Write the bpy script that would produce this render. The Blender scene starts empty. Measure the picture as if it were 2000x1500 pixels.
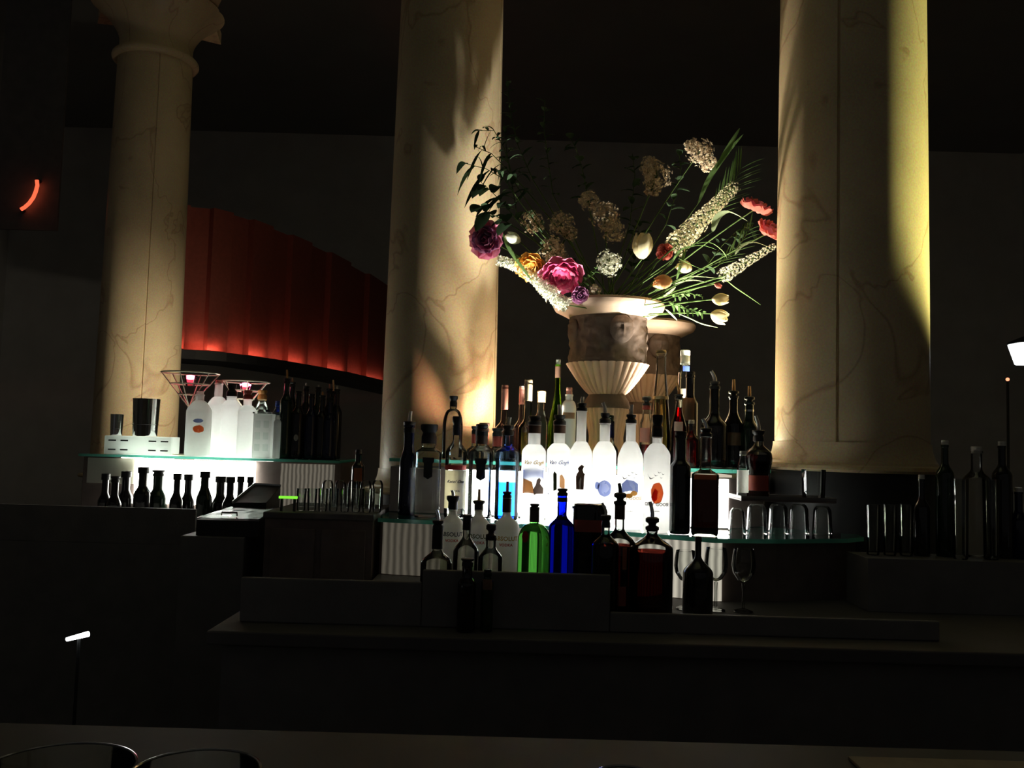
import bpy, bmesh, math, random
from mathutils import Vector, Matrix, noise
R = random.Random(7)
PI = math.pi
sc = bpy.context.scene
COL = sc.collection

# ------------------------------------------------------------------ camera
F = 1730.0; CAMZ = 1.45
PITCH = math.radians(3.8); ROLL = math.radians(1.6)
fw = Vector((0, math.cos(PITCH), math.sin(PITCH)))
up0 = Vector((0, -math.sin(PITCH), math.cos(PITCH)))
rt = Vector((1, 0, 0)) * math.cos(ROLL) + up0 * math.sin(ROLL)
up = up0 * math.cos(ROLL) - Vector((1, 0, 0)) * math.sin(ROLL)
CAM = Vector((0, 0, CAMZ))
cd = bpy.data.cameras.new('camera'); cam = bpy.data.objects.new('camera', cd); COL.objects.link(cam)
cd.sensor_width = 36; cd.lens = F / 2000 * 36; cd.clip_start = 0.05; cd.clip_end = 60
m = Matrix.Identity(4)
for i in range(3):
    m[i][0] = rt[i]; m[i][1] = up[i]; m[i][2] = -fw[i]; m[i][3] = CAM[i]
cam.matrix_world = m
sc.camera = cam
sc.view_settings.view_transform = 'Standard'; sc.view_settings.look = 'None'
sc.view_settings.exposure = 0.0; sc.view_settings.gamma = 1.0; sc.view_settings.use_curve_mapping = False
try:
    sc.cycles.transparent_max_bounces = 32; sc.cycles.max_bounces = 14; sc.cycles.transmission_bounces = 14
    sc.cycles.sample_clamp_indirect = 12.0
except Exception: pass

# ------------------------------------------------------------------ world (the dim rest of the restaurant, seen through the open side behind the camera)
w = bpy.data.worlds.new('world'); sc.world = w; w.use_nodes = True
w.node_tree.nodes['Background'].inputs[0].default_value = (1.0, 0.97, 0.95, 1)
w.node_tree.nodes['Background'].inputs[1].default_value = 0.026

# light levels of the display
L_RISER = 14.5        # lit panel below the upper glass shelf
L_TOP = 0.6          # lit strip under the upper glass shelf, shining up
L_LOW = 0.09         # fluted panel below the lower shelf
L_LEFT = 12.0         # lit panel of the station on the left
P_URN = 80.0         # puck light between the urns (W)
P_LEFTLAMP = 52.0
P_SPOT = 420.0

def P(px, py, d):
    """point on the plane Y=d that the picture shows at (px, py)"""
    v = rt * ((px - 1000) / F) + up * ((750 - py) / F) + fw
    t = d / v.y
    return CAM + v * t
def proj(p):
    q = Vector(p) - CAM; z = q.dot(fw)
    return 1000 + F * q.dot(rt) / z, 750 - F * q.dot(up) / z
def XZ(px, d, z):
    """X of the point at depth d and height z that shows at column px"""
    x = (px - 1000) / F * d
    for _ in range(5):
        x += (px - proj((x, d, z))[0]) / F * d
    return x
def Zat(px, py, d): return P(px, py, d).z

# ------------------------------------------------------------------ materials
MATS = {}
def new_mat(n):
    mt = bpy.data.materials.new(n); mt.use_nodes = True; nt = mt.node_tree
    for k in list(nt.nodes): nt.nodes.remove(k)
    out = nt.nodes.new('ShaderNodeOutputMaterial')
    MATS[n] = mt
    return mt, nt, out
def c4(c): return (c[0], c[1], c[2], 1)
def pbr(n, col, rough=.5, metal=0, spec=.5, var=0.0, scale=20, trans=0, bump=0, col2=None, sss=0, coat=0):
    mt, nt, out = new_mat(n)
    b = nt.nodes.new('ShaderNodeBsdfPrincipled')
    b.inputs['Base Color'].default_value = c4(col); b.inputs['Roughness'].default_value = rough
    b.inputs['Metallic'].default_value = metal; b.inputs['Specular IOR Level'].default_value = spec
    b.inputs['Transmission Weight'].default_value = trans
    b.inputs['Coat Weight'].default_value = coat
    if var or bump or col2:
        tc = nt.nodes.new('ShaderNodeTexCoord'); nz = nt.nodes.new('ShaderNodeTexNoise')
        nz.inputs['Scale'].default_value = scale; nz.inputs['Detail'].default_value = 5
        nt.links.new(tc.outputs['Object'], nz.inputs['Vector'])
        mx = nt.nodes.new('ShaderNodeMixRGB')
        c2 = col2 or tuple(max(0, x * (1 - var)) for x in col)
        mx.inputs[1].default_value = c4(col); mx.inputs[2].default_value = c4(c2)
        nt.links.new(nz.outputs['Fac'], mx.inputs[0]); nt.links.new(mx.outputs[0], b.inputs['Base Color'])
        if bump:
            bp = nt.nodes.new('ShaderNodeBump'); bp.inputs['Strength'].default_value = bump; bp.inputs['Distance'].default_value = .01
            nt.links.new(nz.outputs['Fac'], bp.inputs['Height']); nt.links.new(bp.outputs[0], b.inputs['Normal'])
    nt.links.new(b.outputs[0], out.inputs[0])
    return mt
def emit(n, col, s, var=0.0, scale=6.0, stripes=0):
    mt, nt, out = new_mat(n)
    e = nt.nodes.new('ShaderNodeEmission'); e.inputs[0].default_value = c4(col); e.inputs[1].default_value = s
    if stripes:
        tc = nt.nodes.new('ShaderNodeTexCoord'); wv = nt.nodes.new('ShaderNodeTexWave')
        wv.inputs['Scale'].default_value = stripes; wv.inputs['Distortion'].default_value = 1.5; wv.inputs['Detail'].default_value = 2
        nt.links.new(tc.outputs['Object'], wv.inputs['Vector'])
        mr = nt.nodes.new('ShaderNodeMapRange'); mr.inputs[3].default_value = s * (1 - var); mr.inputs[4].default_value = s
        nt.links.new(wv.outputs['Fac'], mr.inputs[0]); nt.links.new(mr.outputs[0], e.inputs[1])
    nt.links.new(e.outputs[0], out.inputs[0])
    return mt
def thin_glass(n, tint=(.95, .97, .96), edge=(.35, .38, .34), gl=1.0):
    """thin wall of clear glass: see-through, darker where looked at edge-on, mirror-like by Fresnel"""
    mt, nt, out = new_mat(n)
    lw = nt.nodes.new('ShaderNodeLayerWeight'); lw.inputs[0].default_value = .35
    mx = nt.nodes.new('ShaderNodeMixRGB'); mx.inputs[1].default_value = c4(tint); mx.inputs[2].default_value = c4(edge)
    pw = nt.nodes.new('ShaderNodeMath'); pw.operation = 'POWER'; pw.inputs[1].default_value = 1.6
    nt.links.new(lw.outputs['Facing'], pw.inputs[0]); nt.links.new(pw.outputs[0], mx.inputs[0])
    tr = nt.nodes.new('ShaderNodeBsdfTransparent'); nt.links.new(mx.outputs[0], tr.inputs[0])
    g = nt.nodes.new('ShaderNodeBsdfGlossy'); g.inputs['Roughness'].default_value = .04; g.inputs[0].default_value = (gl, gl, gl, 1)
    fr = nt.nodes.new('ShaderNodeFresnel'); fr.inputs[0].default_value = 1.5
    ms = nt.nodes.new('ShaderNodeMixShader')
    nt.links.new(fr.outputs[0], ms.inputs[0]); nt.links.new(tr.outputs[0], ms.inputs[1]); nt.links.new(g.outputs[0], ms.inputs[2])
    nt.links.new(ms.outputs[0], out.inputs[0])
    return mt
def glass(n, col, ior=1.36, rough=0.0):
    mt, nt, out = new_mat(n)
    g = nt.nodes.new('ShaderNodeBsdfGlass'); g.inputs[0].default_value = c4(col); g.inputs['IOR'].default_value = ior; g.inputs['Roughness'].default_value = rough
    nt.links.new(g.outputs[0], out.inputs[0])
    return mt
def frosted(n, col, tr=.6, rough=.35):
    mt, nt, out = new_mat(n)
    d = nt.nodes.new('ShaderNodeBsdfDiffuse'); d.inputs[0].default_value = c4(col)
    t = nt.nodes.new('ShaderNodeBsdfTranslucent'); t.inputs[0].default_value = c4(col)
    a = nt.nodes.new('ShaderNodeMixShader'); a.inputs[0].default_value = tr
    nt.links.new(d.outputs[0], a.inputs[1]); nt.links.new(t.outputs[0], a.inputs[2])
    g = nt.nodes.new('ShaderNodeBsdfGlossy'); g.inputs['Roughness'].default_value = rough
    b = nt.nodes.new('ShaderNodeMixShader'); b.inputs[0].default_value = .06
    nt.links.new(a.outputs[0], b.inputs[1]); nt.links.new(g.outputs[0], b.inputs[2]); nt.links.new(b.outputs[0], out.inputs[0])
    return mt

def stone_mat(n, base, vein, scale=2.2):
    mt, nt, out = new_mat(n)
    b = nt.nodes.new('ShaderNodeBsdfPrincipled'); b.inputs['Roughness'].default_value = .38; b.inputs['Specular IOR Level'].default_value = .5
    tc = nt.nodes.new('ShaderNodeTexCoord')
    nz = nt.nodes.new('ShaderNodeTexNoise'); nz.inputs['Scale'].default_value = scale * 1.3; nz.inputs['Detail'].default_value = 7; nz.inputs['Roughness'].default_value = .6
    nt.links.new(tc.outputs['Object'], nz.inputs['Vector'])
    cr = nt.nodes.new('ShaderNodeValToRGB')
    cr.color_ramp.elements[0].position = .35; cr.color_ramp.elements[0].color = c4(tuple(x * .8 for x in base))
    cr.color_ramp.elements[1].position = .7; cr.color_ramp.elements[1].color = c4(base)
    nt.links.new(nz.outputs['Fac'], cr.inputs[0])
    # veins: thin bands where a second distorted noise crosses its middle value
    n2 = nt.nodes.new('ShaderNodeTexNoise'); n2.inputs['Scale'].default_value = scale; n2.inputs['Detail'].default_value = 3; n2.inputs['Distortion'].default_value = .9
    nt.links.new(tc.outputs['Object'], n2.inputs['Vector'])
    s = nt.nodes.new('ShaderNodeMath'); s.operation = 'SUBTRACT'; s.inputs[1].default_value = .5; nt.links.new(n2.outputs['Fac'], s.inputs[0])
    ab = nt.nodes.new('ShaderNodeMath'); ab.operation = 'ABSOLUTE'; nt.links.new(s.outputs[0], ab.inputs[0])
    mr = nt.nodes.new('ShaderNodeMapRange'); mr.inputs[1].default_value = .0; mr.inputs[2].default_value = .014; mr.inputs[3].default_value = .55; mr.inputs[4].default_value = 0
    nt.links.new(ab.outputs[0], mr.inputs[0])
    mx = nt.nodes.new('ShaderNodeMixRGB'); mx.inputs[2].default_value = c4(vein)
    nt.links.new(mr.outputs[0], mx.inputs[0]); nt.links.new(cr.outputs[0], mx.inputs[1])
    # fine grain of the stone
    n3 = nt.nodes.new('ShaderNodeTexNoise'); n3.inputs['Scale'].default_value = 160; n3.inputs['Detail'].default_value = 2
    nt.links.new(tc.outputs['Object'], n3.inputs['Vector'])
    mg = nt.nodes.new('ShaderNodeMixRGB'); mg.blend_type = 'OVERLAY'; mg.inputs[0].default_value = .45
    nt.links.new(mx.outputs[0], mg.inputs[1]); nt.links.new(n3.outputs['Color'], mg.inputs[2])
    nt.links.new(mg.outputs[0], b.inputs['Base Color'])
    nt.links.new(b.outputs[0], out.inputs[0])
    return mt

pbr('wall', (.8, .79, .78), .9, var=.3, scale=3)
pbr('ceiling', (.35, .345, .34), .95, var=.2, scale=2)
pbr('floor', (.25, .23, .22), .5, var=.4, scale=8)
pbr('black_wood', (.26, .25, .245), .55, spec=.2, var=.4, scale=14)
pbr('brown_wood', (.24, .19, .17), .6, spec=.25, var=.5, scale=18)
pbr('bar_top', (.16, .15, .148), .6, spec=.2, var=.3, scale=9)
pbr('black_plastic', (.03, .03, .03), .45, spec=.35)
pbr('dark_glass', (.012, .010, .010), .08, spec=.5, coat=.3)
pbr('dark_green_glass', (.010, .028, .012), .08, spec=.6)
pbr('dark_blue_glass', (.004, .006, .03), .08, spec=.6)
pbr('chrome', (.85, .86, .86), .12, metal=1)
pbr('brushed_steel', (.62, .63, .65), .32, metal=1, bump=.05, scale=60)
pbr('bright_steel', (.9, .91, .93), .13, metal=1)
pbr('wire_metal', (.9, .82, .66), .45, metal=.3)
pbr('amber_plastic', (.75, .38, .12), .3, spec=.5)
pbr('clear_plastic', (.75, .72, .66), .2, spec=.6)
pbr('pink_plastic', (.75, .35, .28), .3)
pbr('gold_foil', (.55, .42, .22), .4, metal=.6)
pbr('tan_foil', (.45, .34, .2), .5, var=.4, scale=60)
pbr('red_foil', (.45, .07, .05), .4)
pbr('pink_foil', (.65, .28, .22), .4)
pbr('brown_foil', (.10, .05, .03), .5)
pbr('white_plastic', (.85, .87, .84), .4)
frosted('label_white', (.85, .84, .8), .7)
frosted('label_cream', (.8, .74, .6), .7)
pbr('label_black', (.01, .01, .01), .6)
frosted('label_orange', (.85, .35, .12), .7)
frosted('label_redorange', (.85, .22, .14), .7)
pbr('label_red', (.5, .03, .02), .6)
pbr('label_blue', (.07, .13, .5), .6)
frosted('label_tan', (.55, .35, .18), .7)
pbr('ink_grey', (.09, .09, .10), .6)
pbr('ink_blue', (.10, .14, .35), .6)
pbr('ink_red', (.55, .04, .03), .6)
pbr('ink_green', (.10, .12, .03), .6)
pbr('ink_gold', (.45, .28, .06), .6)
pbr('paper', (.5, .42, .3), .8, var=.4, scale=50)
frosted('peel', (.92, .38, .18), .7)
frosted('petal_blue', (.45, .5, .72), .7)
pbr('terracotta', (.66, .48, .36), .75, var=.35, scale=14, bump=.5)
pbr('red_panel', (.28, .062, .04), .8, var=.35, scale=40, bump=.3)
pbr('lime', (.25, .8, .05), .5)
frosted('frost_white', (.95, .95, .94), .75)
frosted('frost_panel', (.8, .8, .72), .5)
frosted('porcelain', (.9, .88, .8), .2, .1)
thin_glass('clear_glass')
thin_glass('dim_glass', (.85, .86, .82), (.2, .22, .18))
thin_glass('pink_glass', (.95, .75, .7), (.6, .25, .2))
thin_glass('sky_glass', (.62, .80, .98), (.15, .35, .8))
thin_glass('shelf_glass', (.90, .97, .94), (.6, .85, .75))
glass('liquid_clear', (.97, .98, .96), 1.33)
glass('liquid_yellow', (.98, .90, .55), 1.33)
glass('liquid_red', (.75, .03, .03), 1.33)
glass('liquid_dark_red', (.10, .012, .008), 1.33)
glass('liquid_amber', (.015, .005, .003), 1.33)
glass('liquid_blue', (.12, .38, .95), 1.33)
glass('glass_blue', (.03, .08, .85), 1.45)
glass('glass_green', (.40, .92, .35), 1.45)
glass('glass_olive', (.35, .55, .12), 1.45)
frosted('shelf_edge', (.15, .62, .5), .5, .1)
emit('lit_panel', (1, 1, .93), L_RISER)
emit('lit_top', (1, .86, .66), L_TOP)
emit('lit_low', (1, .88, .66), L_LOW, var=.6, stripes=14)
emit('lit_low_bright', (1, .92, .74), L_LOW * 6, var=.6, stripes=14)
emit('lit_left', (1, 1, .9), L_LEFT)
emit('lit_left_strip', (1, .97, .88), 8)
emit('lit_left_dim', (1, .88, .68), .15, var=.65, stripes=18)
emit('bulb_pink', (1, .16, .34), 16)
emit('neon_red', (1, .14, .06), 1.3)
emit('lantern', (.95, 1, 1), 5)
emit('green_led', (.25, .9, .05), 1.0)
emit('red_led', (1, .25, .12), 2.5)
emit('urn_lamp', (1, .85, .62), 12)
stone_mat('column_stone', (.80, .63, .38), (.40, .20, .10))
def petal(n, c1, c2=None, tr=.35, scale=25):
    mt, nt, out = new_mat(n)
    tc = nt.nodes.new('ShaderNodeTexCoord'); nz = nt.nodes.new('ShaderNodeTexNoise'); nz.inputs['Scale'].default_value = scale
    nt.links.new(tc.outputs['Object'], nz.inputs['Vector'])
    mx = nt.nodes.new('ShaderNodeMixRGB'); mx.inputs[1].default_value = c4(c1); mx.inputs[2].default_value = c4(c2 or tuple(x * .6 for x in c1))
    nt.links.new(nz.outputs['Fac'], mx.inputs[0])
    d = nt.nodes.new('ShaderNodeBsdfDiffuse'); t = nt.nodes.new('ShaderNodeBsdfTranslucent'); a = nt.nodes.new('ShaderNodeMixShader'); a.inputs[0].default_value = tr
    nt.links.new(mx.outputs[0], d.inputs[0]); nt.links.new(mx.outputs[0], t.inputs[0])
    nt.links.new(d.outputs[0], a.inputs[1]); nt.links.new(t.outputs[0], a.inputs[2]); nt.links.new(a.outputs[0], out.inputs[0])
petal('pet_cream', (.88, .84, .66), (.8, .7, .42))
petal('pet_white', (.9, .9, .8), (.8, .82, .66))
petal('pet_pink', (.85, .36, .52), (.7, .2, .35))
petal('pet_magenta', (.65, .04, .16), (.85, .25, .5))
petal('pet_purple', (.35, .08, .20), (.5, .3, .5))
petal('pet_yellow', (.88, .66, .24), (.75, .38, .1))
petal('pet_taupe', (.8, .72, .56), (.55, .42, .3))
petal('pet_orange', (.72, .42, .2), (.85, .6, .35))
petal('pet_red', (.65, .12, .1), (.7, .3, .25))
petal('leaf', (.20, .34, .12), (.10, .2, .07), .3)
petal('leaf_pale', (.42, .52, .34), (.3, .42, .22), .3)
petal('leaf_dark', (.045, .08, .04), (.03, .05, .03), .15)
pbr('shaded_stone', (.13, .09, .07), .8, var=.5, scale=30, bump=.5)  # brown urn stone, darkened: shade above the bowl is put into its colour
petal('stem', (.12, .2, .07), None, .1)

# ------------------------------------------------------------------ object helpers
def tag(o, label=None, cat=None, group=None, kind=None):
    if label: o['label'] = label
    if cat: o['category'] = cat
    if group: o['group'] = group
    if kind: o['kind'] = kind
    return o
def thing(name, label, cat, loc, group=None, rz=0):
    o = bpy.data.objects.new(name, None); COL.objects.link(o); o.location = loc; o.rotation_euler = (0, 0, rz)
    o.empty_display_size = .02
    return tag(o, label, cat, group)
def obj(name, bm, mats, parent=None, smooth=True, world=False, loc=None):
    """link bm as one mesh object; world=True: bm holds world coordinates, moved into the parent's frame"""
    if world and parent is not None:
        top = parent
        while top.parent: top = top.parent
        M = Matrix.Translation(top.location) @ Matrix.Rotation(top.rotation_euler[2], 4, 'Z')
        bm.transform(M.inverted())
    me = bpy.data.meshes.new(name)
    bmesh.ops.recalc_face_normals(bm, faces=bm.faces)
    if smooth:
        for f in bm.faces: f.smooth = True
    bm.to_mesh(me); bm.free()
    if smooth:
        try: me.set_sharp_from_angle(angle=math.radians(40))
        except Exception: pass
    if isinstance(mats, str): mats = [mats]
    for q in mats: me.materials.append(MATS[q])
    o = bpy.data.objects.new(name, me); COL.objects.link(o)
    if parent is not None: o.parent = parent
    if loc is not None: o.location = loc
    return o
def add_box(bm, a, b, mi=0, bev=0):
    vs = [bm.verts.new((x, y, z)) for x in (a[0], b[0]) for y in (a[1], b[1]) for z in (a[2], b[2])]
    fs = []
    for q in ((0, 1, 3, 2), (4, 6, 7, 5), (0, 4, 5, 1), (2, 3, 7, 6), (0, 2, 6, 4), (1, 5, 7, 3)):
        f = bm.faces.new([vs[i] for i in q]); f.material_index = mi; fs.append(f)
    if bev:
        es = list({e for f in fs for e in f.edges})
        bmesh.ops.bevel(bm, geom=es, offset=bev, segments=2, affect='EDGES', profile=.5)
    return bm
def add_prism(bm, pts, z0, z1, mi_side=0, mi_cap=0):
    lo = [bm.verts.new((x, y, z0)) for x, y in pts]; hi = [bm.verts.new((x, y, z1)) for x, y in pts]
    n = len(pts)
    for i in range(n):
        f = bm.faces.new((lo[i], lo[(i + 1) % n], hi[(i + 1) % n], hi[i])); f.material_index = mi_side
    f = bm.faces.new(hi); f.material_index = mi_cap
    f = bm.faces.new(lo[::-1]); f.material_index = mi_cap
    return bm
def add_lathe(bm, prof, seg=32, cx=0, cy=0, cz=0, sq=0, mi=0, flute=None, sy=1.0, lobes=None):
    """sq: 0 round .. 1 squarish; flute: f(angle, r, z)->r"""
    rings = []
    for r, z in prof:
        if r < 1e-6:
            rings.append([bm.verts.new((cx, cy, cz + z))]); continue
        ring = []
        for i in range(seg):
            a = 2 * PI * i / seg + (PI / seg if sq else 0)
            rr = r
            if sq:
                k = 2 + sq * 6
                rr = r / ((abs(math.cos(a)) ** k + abs(math.sin(a)) ** k) ** (1 / k))
            if flute: rr = flute(a, rr, z)
            ring.append(bm.verts.new((cx + rr * math.cos(a), cy + rr * sy * math.sin(a), cz + z)))
        rings.append(ring)
    for a, b in zip(rings, rings[1:]):
        if len(a) == 1 and len(b) == 1: continue
        n = max(len(a), len(b))
        for i in range(n):
            j = (i + 1) % n
            if len(a) == 1: f = bm.faces.new((a[0], b[j], b[i]))
            elif len(b) == 1: f = bm.faces.new((a[i], a[j], b[0]))
            else: f = bm.faces.new((a[i], a[j], b[j], b[i]))
            f.material_index = mi
    return bm
def add_tube(bm, pts, r, seg=8, closed=False, taper=None):
    pts = [Vector(p) for p in pts]; n = len(pts); rings = []
    ref = None
    for i, p in enumerate(pts):
        if closed: t = pts[(i + 1) % n] - pts[i - 1]
        else: t = pts[min(i + 1, n - 1)] - pts[max(i - 1, 0)]
        t.normalize()
        if ref is None:
            ref = t.orthogonal().normalized()
        ref = (ref - t * ref.dot(t)).normalized()
        b = t.cross(ref)
        rr = r if taper is None else r * (1 + (taper - 1) * i / max(1, n - 1))
        rings.append([bm.verts.new(p + (ref * math.cos(2 * PI * k / seg) + b * math.sin(2 * PI * k / seg)) * rr) for k in range(seg)])
    m_ = n if closed else n - 1
    for i in range(m_):
        a, b = rings[i], rings[(i + 1) % n]
        for k in range(seg):
            bm.faces.new((a[k], a[(k + 1) % seg], b[(k + 1) % seg], b[k]))
    if not closed:
        bm.faces.new(rings[0][::-1]); bm.faces.new(rings[-1])
    return bm
def arc_patch(bm, r, z0, z1, a0, a1, th=.0006, seg=12, mi=0, sq=None):
    """curved label plate round -Y; a in radians from facing the camera"""
    g = []
    for rr in (r + .0003, r + .0003 + th):
        g.append([[bm.verts.new((rr * math.sin(a0 + (a1 - a0) * i / seg), -rr * math.cos(a0 + (a1 - a0) * i / seg), z)) for z in (z0, z1)] for i in range(seg + 1)])
    fs = []
    for i in range(seg):
        fs.append(bm.faces.new((g[1][i][0], g[1][i + 1][0], g[1][i + 1][1], g[1][i][1])))
        fs.append(bm.faces.new((g[0][i][0], g[0][i][1], g[0][i + 1][1], g[0][i + 1][0])))
        for k in (0, 1):
            fs.append(bm.faces.new((g[0][i][k], g[0][i + 1][k], g[1][i + 1][k], g[1][i][k])))
    for e in (0, seg): fs.append(bm.faces.new((g[0][e][0], g[1][e][0], g[1][e][1], g[0][e][1])))
    for f in fs: f.material_index = mi
    return bm
def wrap(bm, r, a_off=0, off=.0013):
    """bend flat artwork (x = across, y = height, z = thickness) round a bottle of radius r"""
    for v in bm.verts:
        a = v.co.x / r + a_off; rr = r + off + v.co.z
        v.co = Vector((rr * math.sin(a), -rr * math.cos(a), v.co.y))
    return bm
def text_bm(s, size, cx, cz, italic=0, vertical=False, thick=.0003):
    cu = bpy.data.curves.new('lettering', 'FONT'); cu.body = s; cu.size = size; cu.align_x = 'CENTER'; cu.align_y = 'CENTER'
    cu.shear = italic; cu.extrude = thick; cu.resolution_u = 2; cu.offset = size * .02
    to = bpy.data.objects.new('lettering', cu); COL.objects.link(to)
    bpy.context.view_layer.update()
    me = bpy.data.meshes.new_from_object(to.evaluated_get(bpy.context.evaluated_depsgraph_get()))
    bm = bmesh.new(); bm.from_mesh(me)
    bpy.data.objects.remove(to); bpy.data.curves.remove(cu); bpy.data.meshes.remove(me)
    if vertical: bm.transform(Matrix.Rotation(PI / 2, 4, 'Z'))
    bm.transform(Matrix.Translation((cx, cz, 0)))
    return bm
def poly_bm(pts, thick=.0004):
    bm = bmesh.new()
    lo = [bm.verts.new((x, y, 0)) for x, y in pts]; hi = [bm.verts.new((x, y, thick)) for x, y in pts]
    n = len(pts); bm.faces.new(hi); bm.faces.new(lo[::-1])
    for i in range(n): bm.faces.new((lo[i], lo[(i + 1) % n], hi[(i + 1) % n], hi[i]))
    return bm
def blob_pts(cx, cz, rx, rz, n=18, j=.08, rnd=None):
    rnd = rnd or R
    return [(cx + rx * math.cos(2 * PI * i / n) * (1 + rnd.uniform(-j, j)), cz + rz * math.sin(2 * PI * i / n) * (1 + rnd.uniform(-j, j))) for i in range(n)]
def join(bms):
    out = bmesh.new()
    for b in bms:
        me = bpy.data.meshes.new('t'); b.to_mesh(me); b.free(); out.from_mesh(me); bpy.data.meshes.remove(me)
    return out
def struct(name, bm, mats, **k):
    o = obj(name, bm, mats, None, **k); o['kind'] = 'structure'; return o

# ------------------------------------------------------------------ the room
b = bmesh.new(); add_box(b, (-7, -3, -.1), (7, 12, 0)); struct('floor', b, 'floor', smooth=False)
b = bmesh.new(); add_box(b, (-7, -3, 5.6), (7, 12, 5.7)); struct('ceiling', b, 'ceiling', smooth=False)
b = bmesh.new(); add_box(b, (-7, 11.9, 0), (7, 12, 5.6)); struct('wall_back', b, 'wall', smooth=False)
b = bmesh.new(); add_box(b, (-7, -3, 0), (-6.9, 12, 5.6)); struct('wall_left', b, 'wall', smooth=False)
b = bmesh.new(); add_box(b, (6.9, -3, 0), (7, 12, 5.6)); struct('wall_right', b, 'wall', smooth=False)

# red uplit bulkhead, receding behind the columns
def bulkhead():
    n = 14
    za, zb = Zat(340, 686, 6.2), Zat(745, 752, 8.6)
    z0 = (za + zb) / 2
    # depth at which the level lower edge is seen at each column
    pts = []
    for px, py in ((300, 684), (340, 687), (400, 690), (460, 697), (520, 706), (580, 716), (640, 727), (700, 740), (760, 755), (820, 770)):
        d = 7.0
        for _ in range(12):
            z = Zat(px, py, d); d *= 1 + (z0 - z) / (z - CAMZ) * .8
        pts.append((XZ(px, d, z0), d))
    t = thing('wall_bulkhead', 'long red fabric panelled bulkhead glowing from its lower edge behind the pillars', 'wall panelling', (pts[4][0], pts[4][1], z0))
    del t['category'], t['label']; t['kind'] = 'structure'
    # resample into panels
    def at(s):
        s *= len(pts) - 1; i = min(int(s), len(pts) - 2); f = s - i
        return Vector((pts[i][0] + (pts[i + 1][0] - pts[i][0]) * f, pts[i][1] + (pts[i + 1][1] - pts[i][1]) * f))
    for k in range(n):
        s0, s1 = k / n, (k + 1) / n
        a, c = at(s0), at(s1); dirv = (c - a).normalized(); nr = Vector((dirv.y, -dirv.x)); 
        if nr.y > 0: nr = -nr
        o = .05 if k % 2 else 0
        bm = bmesh.new()
        p = [a + nr * o, c + nr * o, c - nr * .2, a - nr * .2]
        add_prism(bm, [(q.x, q.y) for q in p], z0 + .02, z0 + 1.0)
        obj('panel', bm, 'red_panel', t, smooth=False, world=True)
    bm = bmesh.new(); nn = 30
    outer, inner = [], []
    for k in range(nn + 1):
        a = at(k / nn * .999); c = at(min(.9999, k / nn * .999 + .01)); a0 = at(max(0, k / nn * .999 - .01)); dirv = (c - a0).normalized(); nr = Vector((dirv.y, -dirv.x))
        if nr.y > 0: nr = -nr
        outer.append(a + nr * .20); inner.append(a - nr * .2)
    add_prism(bm, [(q.x, q.y) for q in outer + inner[::-1]], z0 - .06, z0)
    obj('ledge', bm, 'black_plastic', t, smooth=False, world=True)
    # red light strip lying on the ledge: short tubes
    for k in range(7):
        a = at((k + .1) / 7); c = at((k + .9) / 7); dirv = (c - a).normalized(); nr = Vector((dirv.y, -dirv.x))
        if nr.y > 0: nr = -nr
        mid = (a + c) / 2 + nr * .10
        ld = bpy.data.lights.new('bulkhead_strip', 'AREA'); ld.shape = 'RECTANGLE'; ld.size = (c - a).length; ld.size_y = .03
        ld.energy = .36; ld.color = (1, .30, .20)
        lo = bpy.data.objects.new('bulkhead_strip', ld); COL.objects.link(lo)
        zdir = -Vector((-nr.x * .9, -nr.y * .9, .42)).normalized()
        xdir = Vector((dirv.x, dirv.y, 0)); ydir = zdir.cross(xdir).normalized()
        mm = Matrix.Identity(4)
        for i in range(3): mm[i][0] = xdir[i]; mm[i][1] = ydir[i]; mm[i][2] = zdir[i]; mm[i][3] = (mid.x, mid.y, z0 + .02)[i]
        lo.matrix_world = mm
bulkhead()

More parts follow.
